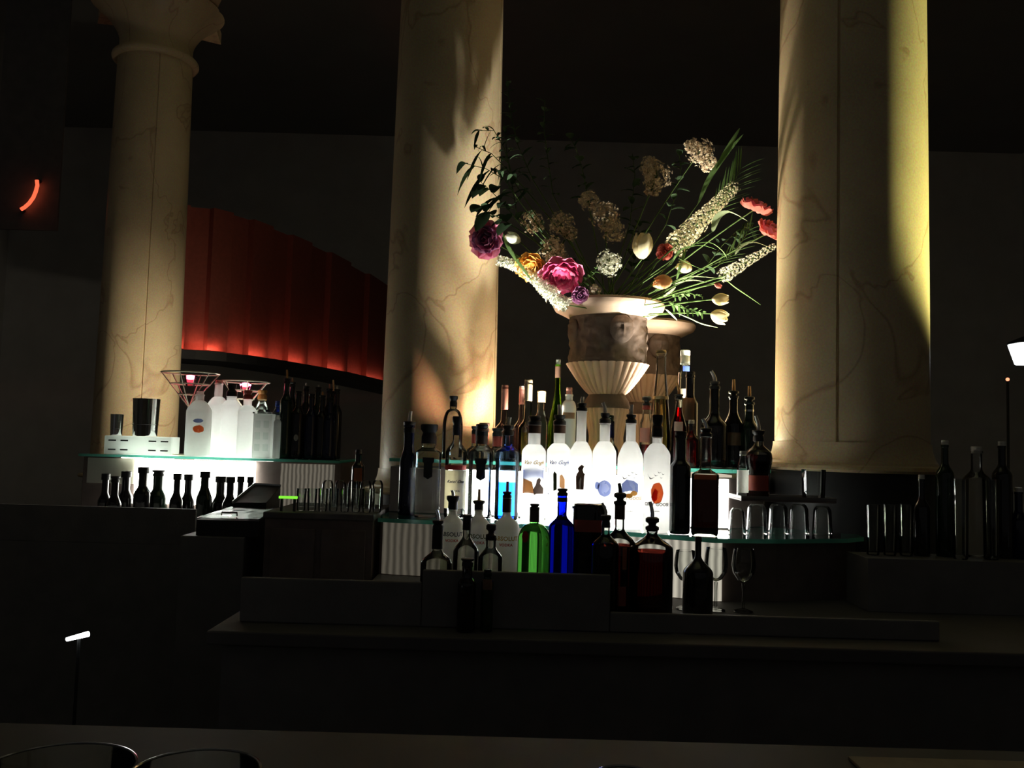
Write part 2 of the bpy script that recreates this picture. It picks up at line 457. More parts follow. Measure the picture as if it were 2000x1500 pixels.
# ------------------------------------------------------------------ columns
def column(px, d, r, zb, seam_ang, label, top=5.6, cap_z=None, r_drum=None, rtop=.90):
    X = XZ(px, d, 1.6)
    t = thing('stone_column', label, 'column', (X, d, 0), 'round stone columns')
    H = (cap_z or 5.2) - zb
    prof = []
    for i in range(25):
        f = i / 24; prof.append((r * (1 - (1 - rtop) * f ** 1.3), zb + .09 + (H - .09) * f))
    seam = [seam_ang + k * PI for k in range(2)]
    def fl(a, rr, z):
        for s in seam:
            dd = abs((a - s + PI) % (2 * PI) - PI) * rr
            if dd < .0035: return rr - .008
        return rr
    bm = bmesh.new(); 
    # finer angles at the seams
    segs = 96; angs = sorted([2 * PI * i / segs for i in range(segs)] + [s % (2 * PI) + e / r for s in seam for e in (-.0045, -.003, .003, .0045)])
    rings = []
    for rr, z in prof:
        rings.append([bm.verts.new((fl(a, rr, z) * math.cos(a), fl(a, rr, z) * math.sin(a), z)) for a in angs])
    for a, c in zip(rings, rings[1:]):
        for i in range(len(angs)):
            j = (i + 1) % len(angs); bm.faces.new((a[i], a[j], c[j], c[i]))
    obj('shaft', bm, 'column_stone', t)
    bm = bmesh.new()
    rb = r * 1.02
    pr = [(r * .6, zb), (rb + .045, zb), (rb + .052, zb + .008), (rb + .045, zb + .018), (rb + .02, zb + .022), (rb + .018, zb + .03)]
    for k in range(7):
        a = k / 6 * PI / 2; pr.append((rb - .0 + .018 * (1 - math.sin(a)), zb + .03 + .06 * (1 - math.cos(a)) ** .7 * 1.0))
    pr += [(r * .6, zb + .09)]
    add_lathe(bm, pr, 64); obj('base_moulding', bm, 'column_stone', t)
    rd = r_drum or r * 1.13
    bm = bmesh.new(); add_lathe(bm, [(0, 0), (rd, 0), (rd, zb - .02), (rd * .98, zb), (0, zb)], 48)
    obj('pedestal', bm, 'black_plastic', t)
    rc = r * rtop
    zc = cap_z or 5.2
    bm = bmesh.new()
    pr = [(rc * .9, zc - .02)]
    for k in range(9):
        a = -PI / 2 + k / 8 * PI; pr.append((rc + .012 + .022 * math.cos(a), zc + .022 * math.sin(a)))
    pr += [(rc * .9, zc + .022)]
    add_lathe(bm, pr, 64); obj('neck_ring', bm, 'column_stone', t)
    bm = bmesh.new()
    pr = [(rc * .98, zc + .02), (rc * .98, zc + .09)]
    for k in range(13):
        f = k / 12; pr.append((rc * .98 + .13 * f ** 1.8, zc + .09 + .20 * f))
    pr += [(rc + .15, zc + .31), (rc + .12, zc + .33), (rc * .8, zc + .33)]
    def leaffl(a, rr, z):
        f = max(0, min(1, (z - zc - .09) / .2)); return rr + .012 * f * (abs(math.sin(a * 4)) ** .5)
    add_lathe(bm, pr, 96, flute=leaffl); obj('capital', bm, 'column_stone', t)
    # abacus with concave sides and pointed corners
    bm = bmesh.new(); ap = []
    for s in range(4):
        a0 = PI / 4 + s * PI / 2 + .35; a1 = a0 + PI / 2
        c0 = Vector((math.cos(a0), math.sin(a0))) * (rc + .30); c1 = Vector((math.cos(a1), math.sin(a1))) * (rc + .30)
        for k in range(10):
            f = k / 10; p = c0.lerp(c1, f); p *= 1 - .13 * math.sin(PI * f) * 1.0
            ap.append((p.x, p.y))
    add_prism(bm, ap, zc + .32, zc + .39); obj('abacus', bm, 'column_stone', t, smooth=False)
    bm = bmesh.new(); add_lathe(bm, [(rc + .1, zc + .385), (rc + .1, top), (0, top)], 48); obj('impost', bm, 'black_wood', t)
    return X
zcap = Zat(300, 92, 5.0 - .2)
CL = column(267, 5.0, .225, 1.20, math.radians(-62), 'slim stone column furthest back with its carved capital showing', cap_z=zcap, rtop=.90)
CC = column(858, 3.46, .222, 1.25, math.radians(-14), 'middle stone column glowing warm behind the bottles and flowers', rtop=.80)
CR = column(1661, 2.90, .238, 1.39, math.radians(60), 'thick nearest stone column standing to the right of the flowers', rtop=.90)

# ------------------------------------------------------------------ back bar
ZL, Z2, Z3 = 1.03, 1.21, 1.39      # rail ledge, lower shelf, upper shelf
f2 = [(-.40, 2.74), (-.345, 2.72), (.06, 2.66), (.555, 2.40), (.75, 2.43), (.95, 2.50), (1.02, 2.56)]
f3 = [(-.40, 2.95), (.04, 2.86), (.60, 2.64), (.665, 2.65)]
def lerp_pts(pts, x):
    for (a, b_), (c, d_) in zip(pts, pts[1:]):
        if a <= x <= c: return b_ + (d_ - b_) * (x - a) / (c - a)
    return pts[0][1] if x < pts[0][0] else pts[-1][1]

t = thing('back_bar', 'long black back bar cabinet carrying the stepped bottle display', 'bar counter', (.3, 2.4, 0))
b = bmesh.new(); add_box(b, (-.62, 1.98, 0), (2.6, 2.64, ZL - .03)); obj('cabinet', b, 'black_wood', t, world=True, smooth=False)
b = bmesh.new(); add_box(b, (-.64, 1.93, ZL - .03), (2.62, 2.64, ZL), bev=.004); obj('ledge', b, 'bar_top', t, world=True, smooth=False)
b = bmesh.new(); add_box(b, (-.19, 2.028, ZL + .001), (.235, 2.040, 1.158), bev=.003); obj('bottle_rail', b, 'black_wood', t, world=True, smooth=False)
b = bmesh.new(); add_box(b, (.236, 2.028, ZL + .001), (.98, 2.040, 1.075), bev=.003); obj('bottle_rail', b, 'black_wood', t, world=True, smooth=False)
b = bmesh.new(); add_box(b, (-.60, 2.028, ZL + .001), (-.191, 2.040, 1.13), bev=.003); obj('bottle_rail', b, 'black_wood', t, world=True, smooth=False)

b = bmesh.new(); add_box(b, (-.40, 2.645, 0), (.80, 3.0, ZL)); obj('rear_cabinet', b, 'black_wood', t, world=True, smooth=False)
b = bmesh.new(); add_box(b, (.03, 3.005, 0), (.80, 3.97, Z2)); obj('rear_cabinet', b, 'black_wood', t, world=True, smooth=False)

# lower step
t = thing('display_step', 'lower step of the lit bottle display with a dim fluted front', 'display stand', (.1, 2.8, ZL))
in2 = [(x, y + .05) for x, y in f2]
b = bmesh.new(); add_prism(b, [(x, y + .012) for x, y in in2] + [(1.02, 2.62), (.60, 3.0), (-.40, 3.0)], ZL + .0005, Z2 - .014)
obj('plinth', b, 'brown_wood', t, world=True, smooth=False)
b = bmesh.new()
def seg_between(pts, x0, x1):
    xs = sorted({x0, x1} | {p[0] for p in pts if x0 < p[0] < x1}); return [(x, lerp_pts(pts, x)) for x in xs]
rp = seg_between(in2, -.39, -.02)
add_prism(b, [(x, y) for x, y in rp] + [(x, y + .011) for x, y in rp[::-1]], ZL + .004, Z2 - .016)
obj('fluted_panel', b, 'lit_low', t, world=True, smooth=False)
rp = seg_between(in2, .30, .59)
b = bmesh.new(); add_prism(b, [(x, y) for x, y in rp] + [(x, y + .011) for x, y in rp[::-1]], ZL + .004, Z2 - .016)
obj('fluted_panel', b, 'lit_low_bright', t, world=True, smooth=False)
rp = seg_between(in2, .02, .15)
b = bmesh.new(); add_prism(b, [(x, y) for x, y in rp] + [(x, y + .011) for x, y in rp[::-1]], ZL + .004, Z2 - .016)
obj('fluted_panel', b, 'lit_low_bright', t, world=True, smooth=False)
t = thing('glass_shelf', 'lower glass shelf with a green edge under the front row of bottles', 'shelf', (.1, 2.7, Z2 - .014), 'glass shelves of the display')
b = bmesh.new(); add_prism(b, f2 + [(1.03, 2.63), (.68, 2.9), (-.40, 3.0)], Z2 - .013, Z2 - .001, 1, 0)
obj('pane', b, ['shelf_glass', 'shelf_edge'], t, world=True, smooth=False)

# upper step
t = thing('light_box', 'glowing white light box carrying the upper shelf of bottles', 'display stand', (.2, 3.2, Z2))
f3i = [(x, y + .03) for x, y in f3]
poly3 = f3i + [(.80, 2.80), (.80, 3.98), (.02, 3.98), (.02, 3.18), (-.40, 3.18)]
b = bmesh.new(); add_prism(b, [(x, y + .012) for x, y in f3i] + poly3[len(f3i):], Z2 + .001, Z3 - .03)
obj('housing', b, 'brown_wood', t, world=True, smooth=False)
def seg_between(pts, x0, x1):
    xs = sorted({x0, x1} | {p[0] for p in pts if x0 < p[0] < x1}); return [(x, lerp_pts(pts, x)) for x in xs]
sg = seg_between(f3i, -.17, .66)
b = bmesh.new(); add_prism(b, sg + [(x, y + .011) for x, y in sg[::-1]], Z2 + .004, Z3 - .032); obj('lit_panel', b, 'lit_panel', t, world=True, smooth=False)
b = bmesh.new(); add_prism(b, [(.10, 2.95), (.58, 2.75), (.70, 2.80), (.68, 3.02), (.10, 3.14)], Z3 - .030, Z3 - .022); obj('lit_strip', b, 'lit_top', t, world=True, smooth=False)
t = thing('glass_shelf', 'upper glass shelf with a teal edge laid over the light box', 'shelf', (.2, 3.1, Z3 - .014), 'glass shelves of the display')
b = bmesh.new(); add_prism(b, f3 + [(.82, 2.79), (.82, 4.0), (.01, 4.0), (.01, 3.19), (-.41, 3.19)], Z3 - .012, Z3 - .001, 1, 0)
obj('pane', b, ['shelf_glass', 'shelf_edge'], t, world=True, smooth=False)

# ------------------------------------------------------------------ bottles
def bottle(name, label, cat, group, px, d, tz, yt, yn, ys, wd, nw, mat, curve=1.0, cap=None, spout=None, labels=(), liquid=None, sq=0, foil=None, art=None, base_in=.9, body=None, neck_top_w=None, bulge=0, sy=1.0):
    if mat == 'frost_white' and curve == 1.0: curve = 1.5
    s = d / F
    r = wd / 2 * s; rn = nw / 2 * s; rtp = (neck_top_w or nw) / 2 * s
    X = XZ(px, d, tz + .1)
    Zf = lambda py: Zat(px, py, d) - tz
    zt, zn, zs = Zf(yt), Zf(yn), Zf(ys)
    rz = math.atan2(-X, d) * 1.0
    t = thing(name, label, cat, (X, d, tz), group, -math.atan2(X, d))
    prof = [(0, 0), (r * base_in, 0), (r * (base_in + 1) / 2, .002), (r, .007)]
    if body: 
        prof = [(0, 0)] + [(a * r, f * zs) for f, a in body]
    else:
        prof += [(r * (1 + bulge * math.sin(PI * k / 5)), .007 + (zs - .007) * k / 5) for k in range(1, 6)]
    n = 9
    for k in range(1, n + 1):
        f = k / n
        if curve >= 1: g = .5 - .5 * math.cos(PI * f); g = g if curve < 2 else f ** (curve)   # s-curve / dome
        else: g = f * (1 - curve) + curve * (.5 - .5 * math.cos(PI * f))
        if curve == 1.5: g = .45 * (.5 - .5 * math.cos(PI * f)) + .55 * (1 - math.sqrt(max(0, 1 - f * f)))
        if curve >= 2: g = 1 - math.sqrt(max(0, 1 - f ** 2)); g = min(1, g)
        prof.append((r + (rn - r) * g, zs + (zn - zs) * f))
    prof += [(rtp, zt - .008), (rtp * 1.12, zt - .007), (rtp * 1.12, zt - .001), (rtp * .8, zt), (0, zt)]
    bm = bmesh.new(); add_lathe(bm, prof, 32, sq=sq, sy=sy)
    obj('glass_body', bm, mat, t)
    def rad(z):
        pr = [q for q in prof if q[0] > 0]
        for (a, za), (c, zc_) in zip(pr, pr[1:]):
            if za <= z <= zc_ and zc_ > za: return a + (c - a) * (z - za) / (zc_ - za)
        return r
    if liquid:
        zl = Zf(liquid[0]); lp = [(0, .006)]
        for k in range(0, 15):
            z = .006 + (zl - .006) * k / 14; lp.append((max(.002, rad(max(z, .008)) * .955 - .0008), z))
        lp.append((0, zl))
        bm = bmesh.new(); add_lathe(bm, lp, 32, sq=sq, sy=sy); obj('liquid', bm, liquid[1], t)
    if foil:
        for fy0, fy1, fm in foil:
            z1, z0 = Zf(fy0), Zf(fy1); bm = bmesh.new(); pr = []
            for k in range(5):
                z = z0 + (z1 - z0) * k / 4; pr.append((rad(min(z, zt - .009)) * 1.05 + .0006, z))
            pr = [(pr[0][0] * .9, z0)] + pr + [(pr[-1][0] * .8, z1)]
            add_lathe(bm, pr, 24, sq=sq if rad(z0) > r * .8 else 0); obj('neck_label', bm, fm, t)
    ztop = zt
    if cap:
        kind, cm, cy0, cy1, cw = cap
        z1, z0 = Zf(cy0), Zf(cy1); cr = cw / 2 * s
        if z0 > zt - .004: z0 = zt - .004
        bm = bmesh.new()
        if kind == 'screw':
            add_lathe(bm, [(0, z0), (cr, z0), (cr, z1 - (z1 - z0) * .45), (cr * .96, z1 - (z1 - z0) * .42), (cr, z1 - (z1 - z0) * .38), (cr, z1 - .002), (cr * .9, z1), (0, z1)], 24)
        elif kind == 'flange':       # pourer collar: wide rim over a narrowing plug
            hh = z1 - z0
            add_lathe(bm, [(0, z0), (max(rtp * 1.13, cr * .62), z0), (max(rtp * 1.13, cr * .66), z0 + hh * .35), (cr * .72, z0 + hh * .55), (cr * .98, z0 + hh * .72), (cr, z0 + hh * .95), (cr * .85, z1), (0, z1)], 24)
        elif kind == 'double':
            hh = z1 - z0
            add_lathe(bm, [(0, z0), (cr * .75, z0), (cr, z0 + hh * .12), (cr, z0 + hh * .3), (cr * .55, z0 + hh * .42), (cr * .6, z0 + hh * .55), (cr, z0 + hh * .68), (cr, z0 + hh * .9), (cr * .7, z1), (0, z1)], 24)
        obj('cap', bm, cm, t); ztop = max(ztop, z1)
    if spout:
        sy_, sm, lean = spout; z1 = Zf(sy_); bm = bmesh.new(); hh = z1 - ztop
        rr = max(.0032, rtp * .42)
        pts = [(0, 0, ztop - .004), (0, 0, ztop + hh * .25), (lean * hh * .25, 0, ztop + hh * .6), (lean * hh * .7, 0, ztop + hh)]
        add_tube(bm, pts, rr, 10, taper=.8); obj('pour_spout', bm, sm, t)
    for lb in labels:
        y0, y1, frac, lm = lb[:4]; off = lb[4] if len(lb) > 4 else 0
        z1, z0 = Zf(y0), Zf(y1); a = math.asin(min(.98, frac)); 
        rl = rad((z0 + z1) / 2)
        if sq: 
            bm = bmesh.new(); add_box(bm, (-rl * frac, -rl * 1.03 * sy - .0012, z0), (rl * frac, -rl * 1.03 * sy + .0, z1))
        else:
            bm = bmesh.new(); arc_patch(bm, max(rl, rad(z0), rad(z1)), z0, z1, -a + off, a + off)
        obj('label', bm, lm, t, smooth=not sq)
    if art: art(t, r, s, Zf, sq)
    return t

GB = 'bottles on the lower glass shelf'; GU = 'bottles on the upper glass shelf'; GR = 'bottles in the front rail'
GLU = 'bottles on the upper shelf of the far station'; GLR = 'small bottles in the rail of the far station'; GD = 'dark bottles on the far shelf'
BP = 'black_plastic'

def goose_art(kind):
    def art(t, r, s, Zf, sq):
        # flock of small birds below the shoulder
        bms = []
        rnd = random.Random(hash(kind) % 7 if False else len(kind))
        yb = 930
        bw = .011
        pts = [(-.017, Zf(yb + 5), .015), (-.003, Zf(yb - 1), .009), (.006, Zf(yb - 7), .008), (.017, Zf(yb - 4), .007), (.012, Zf(yb + 3), .006)]
        for x, z, q in pts:
            bms.append(poly_bm([(x - q * .6, z + q * .9), (x - q * .15, z), (x + q * .1, z - q * .05), (x + q * .8, z + q * .35), (x + q * .1, z + q * .12), (x - q * .3, z + q * .4)]))
        obj('bird_motif', wrap(join(bms), r), 'ink_grey', t)
        if kind == 'orange':
            bm = join([poly_bm(blob_pts(.002, Zf(962), .017, .030, 20, .05)), ])
            obj('fruit_picture', wrap(bm, r), 'peel', t)
            obj('fruit_slice', wrap(join([poly_bm([(-.014, Zf(970)), (-.004, Zf(952)), (.003, Zf(958)), (.002, Zf(975)), (-.006, Zf(979))])]), r, off=.0018), 'label_redorange', t)
        elif kind == 'lemon':
            obj('sea_picture', wrap(poly_bm([(-.024, Zf(945)), (-.01, Zf(936)), (.01, Zf(938)), (.024, Zf(944)), (.024, Zf(960)), (0, Zf(957)), (-.024, Zf(962))]), r), 'petal_blue', t)
            obj('fruit_picture', wrap(join([poly_bm(blob_pts(.012, Zf(962), .010, .007)), poly_bm(blob_pts(-.002, Zf(967), .010, .007))]), r, off=.0018), 'pet_yellow', t)
        obj('lettering', wrap(text_bm('GREY GOOSE', .0125, 0.002, Zf(984 if kind == 'orange' else 972), 0), r), 'ink_grey' if kind == 'orange' else 'ink_gold', t)
        obj('small_lettering', wrap(text_bm('VODKA', .005, 0, Zf(997)), r), 'ink_grey', t)
    return art
def vangogh_art(kind):
    def art(t, r, s, Zf, sq):
        fr = 'ink_blue'
        zz = Zf
        obj('lettering', wrap(text_bm('Van Gogh', .0165, 0.0, zz(903), .5), r), 'ink_gold' if kind == 'field' else 'ink_blue', t)
        hw = r * .92
        bms = [poly_bm([(-hw, zz(915)), (hw, zz(915)), (hw, zz(914)), (-hw, zz(914))])]
        if kind != 'field':
            bms += [poly_bm([(-hw, zz(964)), (-hw + .0016, zz(964)), (-hw + .0016, zz(915)), (-hw, zz(915))]), poly_bm([(-hw, zz(965)), (hw, zz(965)), (hw, zz(963)), (-hw, zz(963))])]
        obj('label_frame', wrap(join(bms), r), fr, t)
        if kind == 'field':
            obj('picture_sky', wrap(poly_bm([(-hw, zz(938)), (hw, zz(934)), (hw, zz(917)), (-hw, zz(917))]), r), 'petal_blue', t)
            obj('picture_field', wrap(poly_bm([(-hw, zz(963)), (.006, zz(963)), (.000, zz(950)), (-.004, zz(940)), (-hw, zz(934))]), r, off=.0014), 'label_tan', t)
            obj('picture_tree', wrap(join([poly_bm([(.003, zz(966)), (.0, zz(955)), (.008, zz(945)), (.011, zz(936)), (.018, zz(932)), (.024, zz(936)), (.021, zz(944)), (hw, zz(952)), (hw, zz(963)), (.010, zz(963))])]), r, off=.0018), 'brown_foil', t)
        else:
            obj('picture_tree', wrap(poly_bm([(-.014, zz(958)), (-.004, zz(955)), (-.005, zz(925)), (-.012, zz(920)), (-.016, zz(925))]), r), 'ink_green', t)
            obj('picture_wheat', wrap(poly_bm([(.004, zz(950)), (.020, zz(955)), (.020, zz(935)), (.010, zz(925)), (.004, zz(928))]), r), 'pet_orange', t)
        obj('seal', wrap(poly_bm(blob_pts(0.002, zz(989), .0042, .0042, 14, 0)), r), 'ink_gold', t)
    return art
def crest_art(t, r, s, Zf, sq):
    obj('crest', wrap(poly_bm([(-.012, Zf(955)), (.010, Zf(955)), (.011, Zf(930)), (.013, Zf(925)), (.009, Zf(923)), (.006, Zf(917)), (.010, Zf(910)), (.003, Zf(907)), (-.004, Zf(911)), (-.008, Zf(915)), (-.005, Zf(920)), (-.010, Zf(924)), (-.013, Zf(930))]), r), 'brown_foil', t)
def berry_art(t, r, s, Zf, sq):
    obj('fruit_picture', wrap(join([poly_bm(blob_pts(.002, Zf(953), .021, .024, 20, .06)), poly_bm(blob_pts(-.020, Zf(948), .008, .012))]), r), 'petal_blue', t)
def absolut_art(col, y):
    def art(t, r, s, Zf, sq):
        obj('lettering', wrap(text_bm('ABSOLUT', .0155, 0, Zf(y)), r), col, t)
        obj('small_lettering', wrap(text_bm('VODKA', .010, 0, Zf(y + 12)), r), 'ink_red', t)
    return art
def ketel_art(t, r, s, Zf, sq):
    obj('lettering', wrap(text_bm('Ketel One', .013, 0, Zf(940), .5), r, off=.0022), 'ink_grey', t)
    obj('small_lettering', wrap(text_bm('VODKA', .008, 0, Zf(958), 0), r, off=.0022), 'ink_grey', t)
def shield(y0, y1, hw):
    def art(t, r, s, Zf, sq):
        z1, z0 = Zf(y0), Zf(y1); h = z1 - z0
        bm = poly_bm([(-hw, z1), (hw, z1), (hw, z1 - h * .2), (hw * .75, z1 - h * .27), (hw * .75, z0 + h * .12), (0, z0), (-hw * .75, z0 + h * .12), (-hw * .75, z1 - h * .27), (-hw, z1 - h * .2)])
        obj('label', wrap(bm, r), 'label_black', t)
    return art

T2, T3 = Z2, Z3
# ---- lower glass shelf, front row
bottle('liquor_bottle', 'tall near-black blue bottle first on the lower shelf beside the middle column', 'bottle', GB, 796, 2.86, T2, 830, 870, 905, 34, 20, 'dark_blue_glass', cap=('flange', BP, 823, 845, 24), spout=(803, 'clear_plastic', .1))
bottle('liquor_bottle', 'square clear bottle with a wide black stopper and black shield label', 'bottle', GB, 835, 2.82, T2, 864, 872, 884, 50, 26, 'clear_glass', cap=('flange', BP, 828, 866, 34), liquid=(915, 'liquid_clear'), sq=.6, art=shield(893, 935, .018))
bottle('liquor_bottle', 'clear bottle with script lettering below a red band', 'bottle', GB, 889, 2.83, T2, 830, 858, 885, 42, 15, 'clear_glass', cap=('flange', BP, 813, 850, 19), liquid=(893, 'liquid_clear'), labels=((908, 917, .95, 'label_red'), (918, 992, .93, 'label_cream')), art=ketel_art)
bottle('liquor_bottle', 'clear bottle with a black shield label and black collar, beside the pale blue one', 'bottle', GB, 938, 2.84, T2, 848, 868, 884, 48, 22, 'clear_glass', cap=('flange', BP, 828, 850, 24), foil=((838, 867, 'brown_foil'),), liquid=(882, 'liquid_clear'), art=shield(895, 938, .019))
bottle('liquor_bottle', 'pale blue glass bottle with a blue lower half', 'bottle', GB, 990, 2.80, T2, 846, 868, 884, 48, 18, 'sky_glass', cap=('flange', BP, 830, 850, 22), spout=(815, 'clear_plastic', .2), liquid=(942, 'liquid_blue'))
bottle('vodka_bottle', 'frosted bottle with a framed landscape picture of a brown field', 'bottle', GB, 1041, 2.77, T2, 826, 868, 884, 47, 24, 'frost_white', cap=('flange', BP, 812, 830, 24), foil=((826, 846, 'brown_foil'),), art=vangogh_art('field'))
bottle('vodka_bottle', 'frosted bottle whose picture label has a thin blue frame', 'bottle', GB, 1090, 2.745, T2, 826, 866, 882, 47, 22, 'frost_white', cap=('flange', BP, 810, 830, 22), foil=((826, 846, 'brown_foil'),), spout=(790, 'clear_plastic', -.1), art=vangogh_art('blue'))
bottle('vodka_bottle', 'tall frosted white bottle with a small dark crest', 'bottle', GB, 1133, 2.71, T2, 800, 862, 888, 44, 19, 'frost_white', cap=('flange', BP, 787, 802, 18), spout=(775, 'clear_plastic', .1), art=crest_art)
bottle('vodka_bottle', 'frosted white bottle with a blue berry picture', 'bottle', GB, 1179, 2.68, T2, 824, 862, 886, 46, 20, 'frost_white', cap=('flange', BP, 806, 824, 18), spout=(786, 'clear_plastic', -.35), art=berry_art)
bottle('vodka_bottle', 'frosted goose vodka bottle with a pale sea and lemon picture', 'bottle', GB, 1230, 2.60, T2, 824, 862, 900, 50, 19, 'frost_white', cap=('flange', BP, 809, 826, 19), spout=(790, 'clear_plastic', .1), art=goose_art('lemon'))
bottle('vodka_bottle', 'frosted goose vodka bottle with an orange fruit picture, at the end of the white row', 'bottle', GB, 1282, 2.53, T2, 850, 866, 890, 51, 19, 'frost_white', cap=('flange', BP, 810, 832, 21), foil=((832, 855, 'brown_foil'),), spout=(786, 'amber_plastic', -.1), art=goose_art('orange'))
bottle('liquor_bottle', 'tall black bottle with a long neck next to the orange picture bottle', 'bottle', GB, 1328, 2.50, T2, 850, 895, 912, 40, 21, 'dark_glass', cap=('screw', BP, 842, 856, 23))
bottle('whisky_bottle', 'square dark amber bottle with a clear neck and orange band', 'bottle', GB, 1377, 2.48, T2, 850, 915, 928, 52, 21, 'dim_glass', cap=('flange', BP, 836, 852, 22), spout=(818, 'chrome', -.5), liquid=(930, 'liquid_amber'), sq=.5, labels=((926, 936, .8, 'label_orange'),))
# ---- upper shelf
bottle('liquor_bottle', 'round shouldered empty clear flask with a black stopper in front of the middle column', 'bottle', GU, 884, 3.02, T3, 792, 798, 835, 40, 13, 'clear_glass', curve=2, cap=('flange', BP, 773, 792, 17))
bottle('liquor_bottle', 'short dark bottle with a brown foil neck behind the black shield label', 'bottle', GU, 928, 3.02, T3, 845, 868, 880, 30, 12, 'dim_glass', cap=('flange', BP, 832, 846, 15), foil=((846, 866, 'red_foil'),))
bottle('liquor_bottle', 'bottle with a wide black cap over a copper neck', 'bottle', GU, 946, 3.10, T3, 842, 868, 880, 34, 17, 'dim_glass', cap=('flange', BP, 826, 842, 21), foil=((842, 868, 'pink_foil'),))
bottle('liquor_bottle', 'bottle with a crimson foil neck and black cap', 'bottle', GU, 972, 3.03, T3, 850, 872, 882, 34, 18, 'dim_glass', cap=('flange', BP, 836, 852, 22), foil=((848, 872, 'red_foil'),))
bottle('liqueur_bottle', 'slim bottle with a tall pink neck sleeve by the middle column', 'bottle', GU, 984, 3.09, T3, 756, 820, 840, 36, 12, 'pink_glass', foil=((753, 800, 'pink_foil'),), cap=('screw', 'pink_foil', 752, 760, 13))
bottle('liqueur_bottle', 'clear pink tinged bottle with a slender neck', 'bottle', GU, 1017, 3.12, T3, 760, 815, 840, 32, 9, 'pink_glass', foil=((757, 790, 'pink_foil'),), cap=('screw', 'clear_plastic', 754, 762, 9))
bottle('liqueur_bottle', 'bottle with a tall ribbed tan foil neck', 'bottle', GU, 1030, 3.03, T3, 748, 815, 838, 36, 14, 'clear_glass', foil=((745, 783, 'tan_foil'),), cap=('screw', 'tan_foil', 741, 752, 15), liquid=(845, 'liquid_yellow'))
bottle('liqueur_bottle', 'bottle with a broad tan neck and pale collar beside the green bottle', 'bottle', GU, 1056, 3.10, T3, 768, 800, 830, 34, 15, 'clear_glass', foil=((766, 786, 'tan_foil'),), cap=('screw', 'tan_foil', 763, 774, 17))
bottle('wine_bottle', 'tall slender olive green bottle with a white cap', 'bottle', GU, 1087, 3.04, T3, 712, 760, 840, 34, 10, 'glass_olive', curve=.6, cap=('screw', 'white_plastic', 702, 716, 9), foil=((716, 738, 'brown_foil'),))
bottle('porcelain_decanter', 'ornate cream porcelain decanter lit up beside the urn', 'decanter', GU, 1110, 3.02, T3, 770, 782, 800, 28, 14, 'porcelain', curve=2, cap=('screw', 'pink_foil', 757, 770, 12), labels=((806, 818, .8, 'label_tan'),))
bottle('liquor_bottle', 'bottle with a dark blue upper label seen over the frosted bottles', 'bottle', GU, 1191, 2.93, T3, 822, 862, 880, 34, 16, 'dim_glass', cap=('screw', 'dark_green_glass', 811, 822, 16), foil=((823, 855, 'dark_blue_glass'),))
bottle('liqueur_bottle', 'bottle with a black cap, red collar and salmon label', 'bottle', GU, 1262, 2.97, T3, 792, 812, 830, 26, 16, 'clear_glass', cap=('double', BP, 774, 791, 18), foil=((791, 800, 'red_foil'),), labels=((836, 864, .9, 'pink_foil'),), liquid=(868, 'liquid_red'))
bottle('liqueur_bottle', 'very tall tapering bottle of yellow liqueur in front of the rear urn', 'bottle', GU, 1289, 2.92, T3, 688, 720, 850, 40, 19, 'clear_glass', curve=0, cap=('screw', 'gold_foil', 684, 690, 20), liquid=(775, 'liquid_yellow'), foil=((774, 780, 'gold_foil'),))
bottle('liquor_bottle', 'clear bottle with a white screw cap behind the dark one', 'bottle', GU, 1336, 3.10, T3, 708, 712, 732, 27, 19, 'clear_glass', cap=('screw', 'white_plastic', 684, 707, 19), liquid=(760, 'liquid_clear'), labels=((716, 726, .5, 'label_blue', .2), (760, 840, .8, 'label_cream')))
bottle('liquor_bottle', 'dark bottle with a tan face label beside the red one', 'bottle', GU, 1347, 2.92, T3, 732, 770, 790, 32, 17, 'dark_glass', cap=('screw', BP, 726, 738, 18), labels=((778, 822, .8, 'label_tan', -.4),))
bottle('liqueur_bottle', 'red bottle with an orange pour spout and dark collar', 'bottle', GU, 1325, 2.84, T3, 778, 800, 835, 32, 14, 'clear_glass', curve=.5, cap=('flange', BP, 770, 780, 17), spout=(748, 'amber_plastic', -.3), liquid=(796, 'liquid_red'), labels=((824, 842, .5, 'label_cream'),))
bottle('liqueur_bottle', 'squat bottle of bright red liqueur with a cream neck', 'bottle', GU, 1350, 2.75, T3, 822, 842, 862, 34, 12, 'clear_glass', cap=('screw', 'label_cream', 820, 827, 12), liquid=(842, 'liquid_red'))
bottle('wine_bottle', 'broad shouldered black bottle with a steel spout, tallest of the dark group', 'bottle', GU, 1395, 2.83, T3, 755, 805, 835, 52, 19, 'dark_glass', cap=('flange', BP, 745, 760, 19), spout=(725, 'clear_plastic', -.5))
bottle('liquor_bottle', 'dark bottle with a copper spout and silver collar, middle of the dark group', 'bottle', GU, 1432, 2.86, T3, 775, 800, 835, 38, 16, 'dark_glass', cap=('double', BP, 763, 778, 20), spout=(741, 'amber_plastic', 0), labels=((845, 870, .8, 'label_tan'),))
bottle('liquor_bottle', 'dark bottle with a copper spout and two silver rings by the thick column', 'bottle', GU, 1463, 2.84, T3, 785, 815, 840, 36, 16, 'dark_green_glass', cap=('double', BP, 774, 792, 20), spout=(754, 'amber_plastic', 0), foil=((800, 804, 'chrome'),))
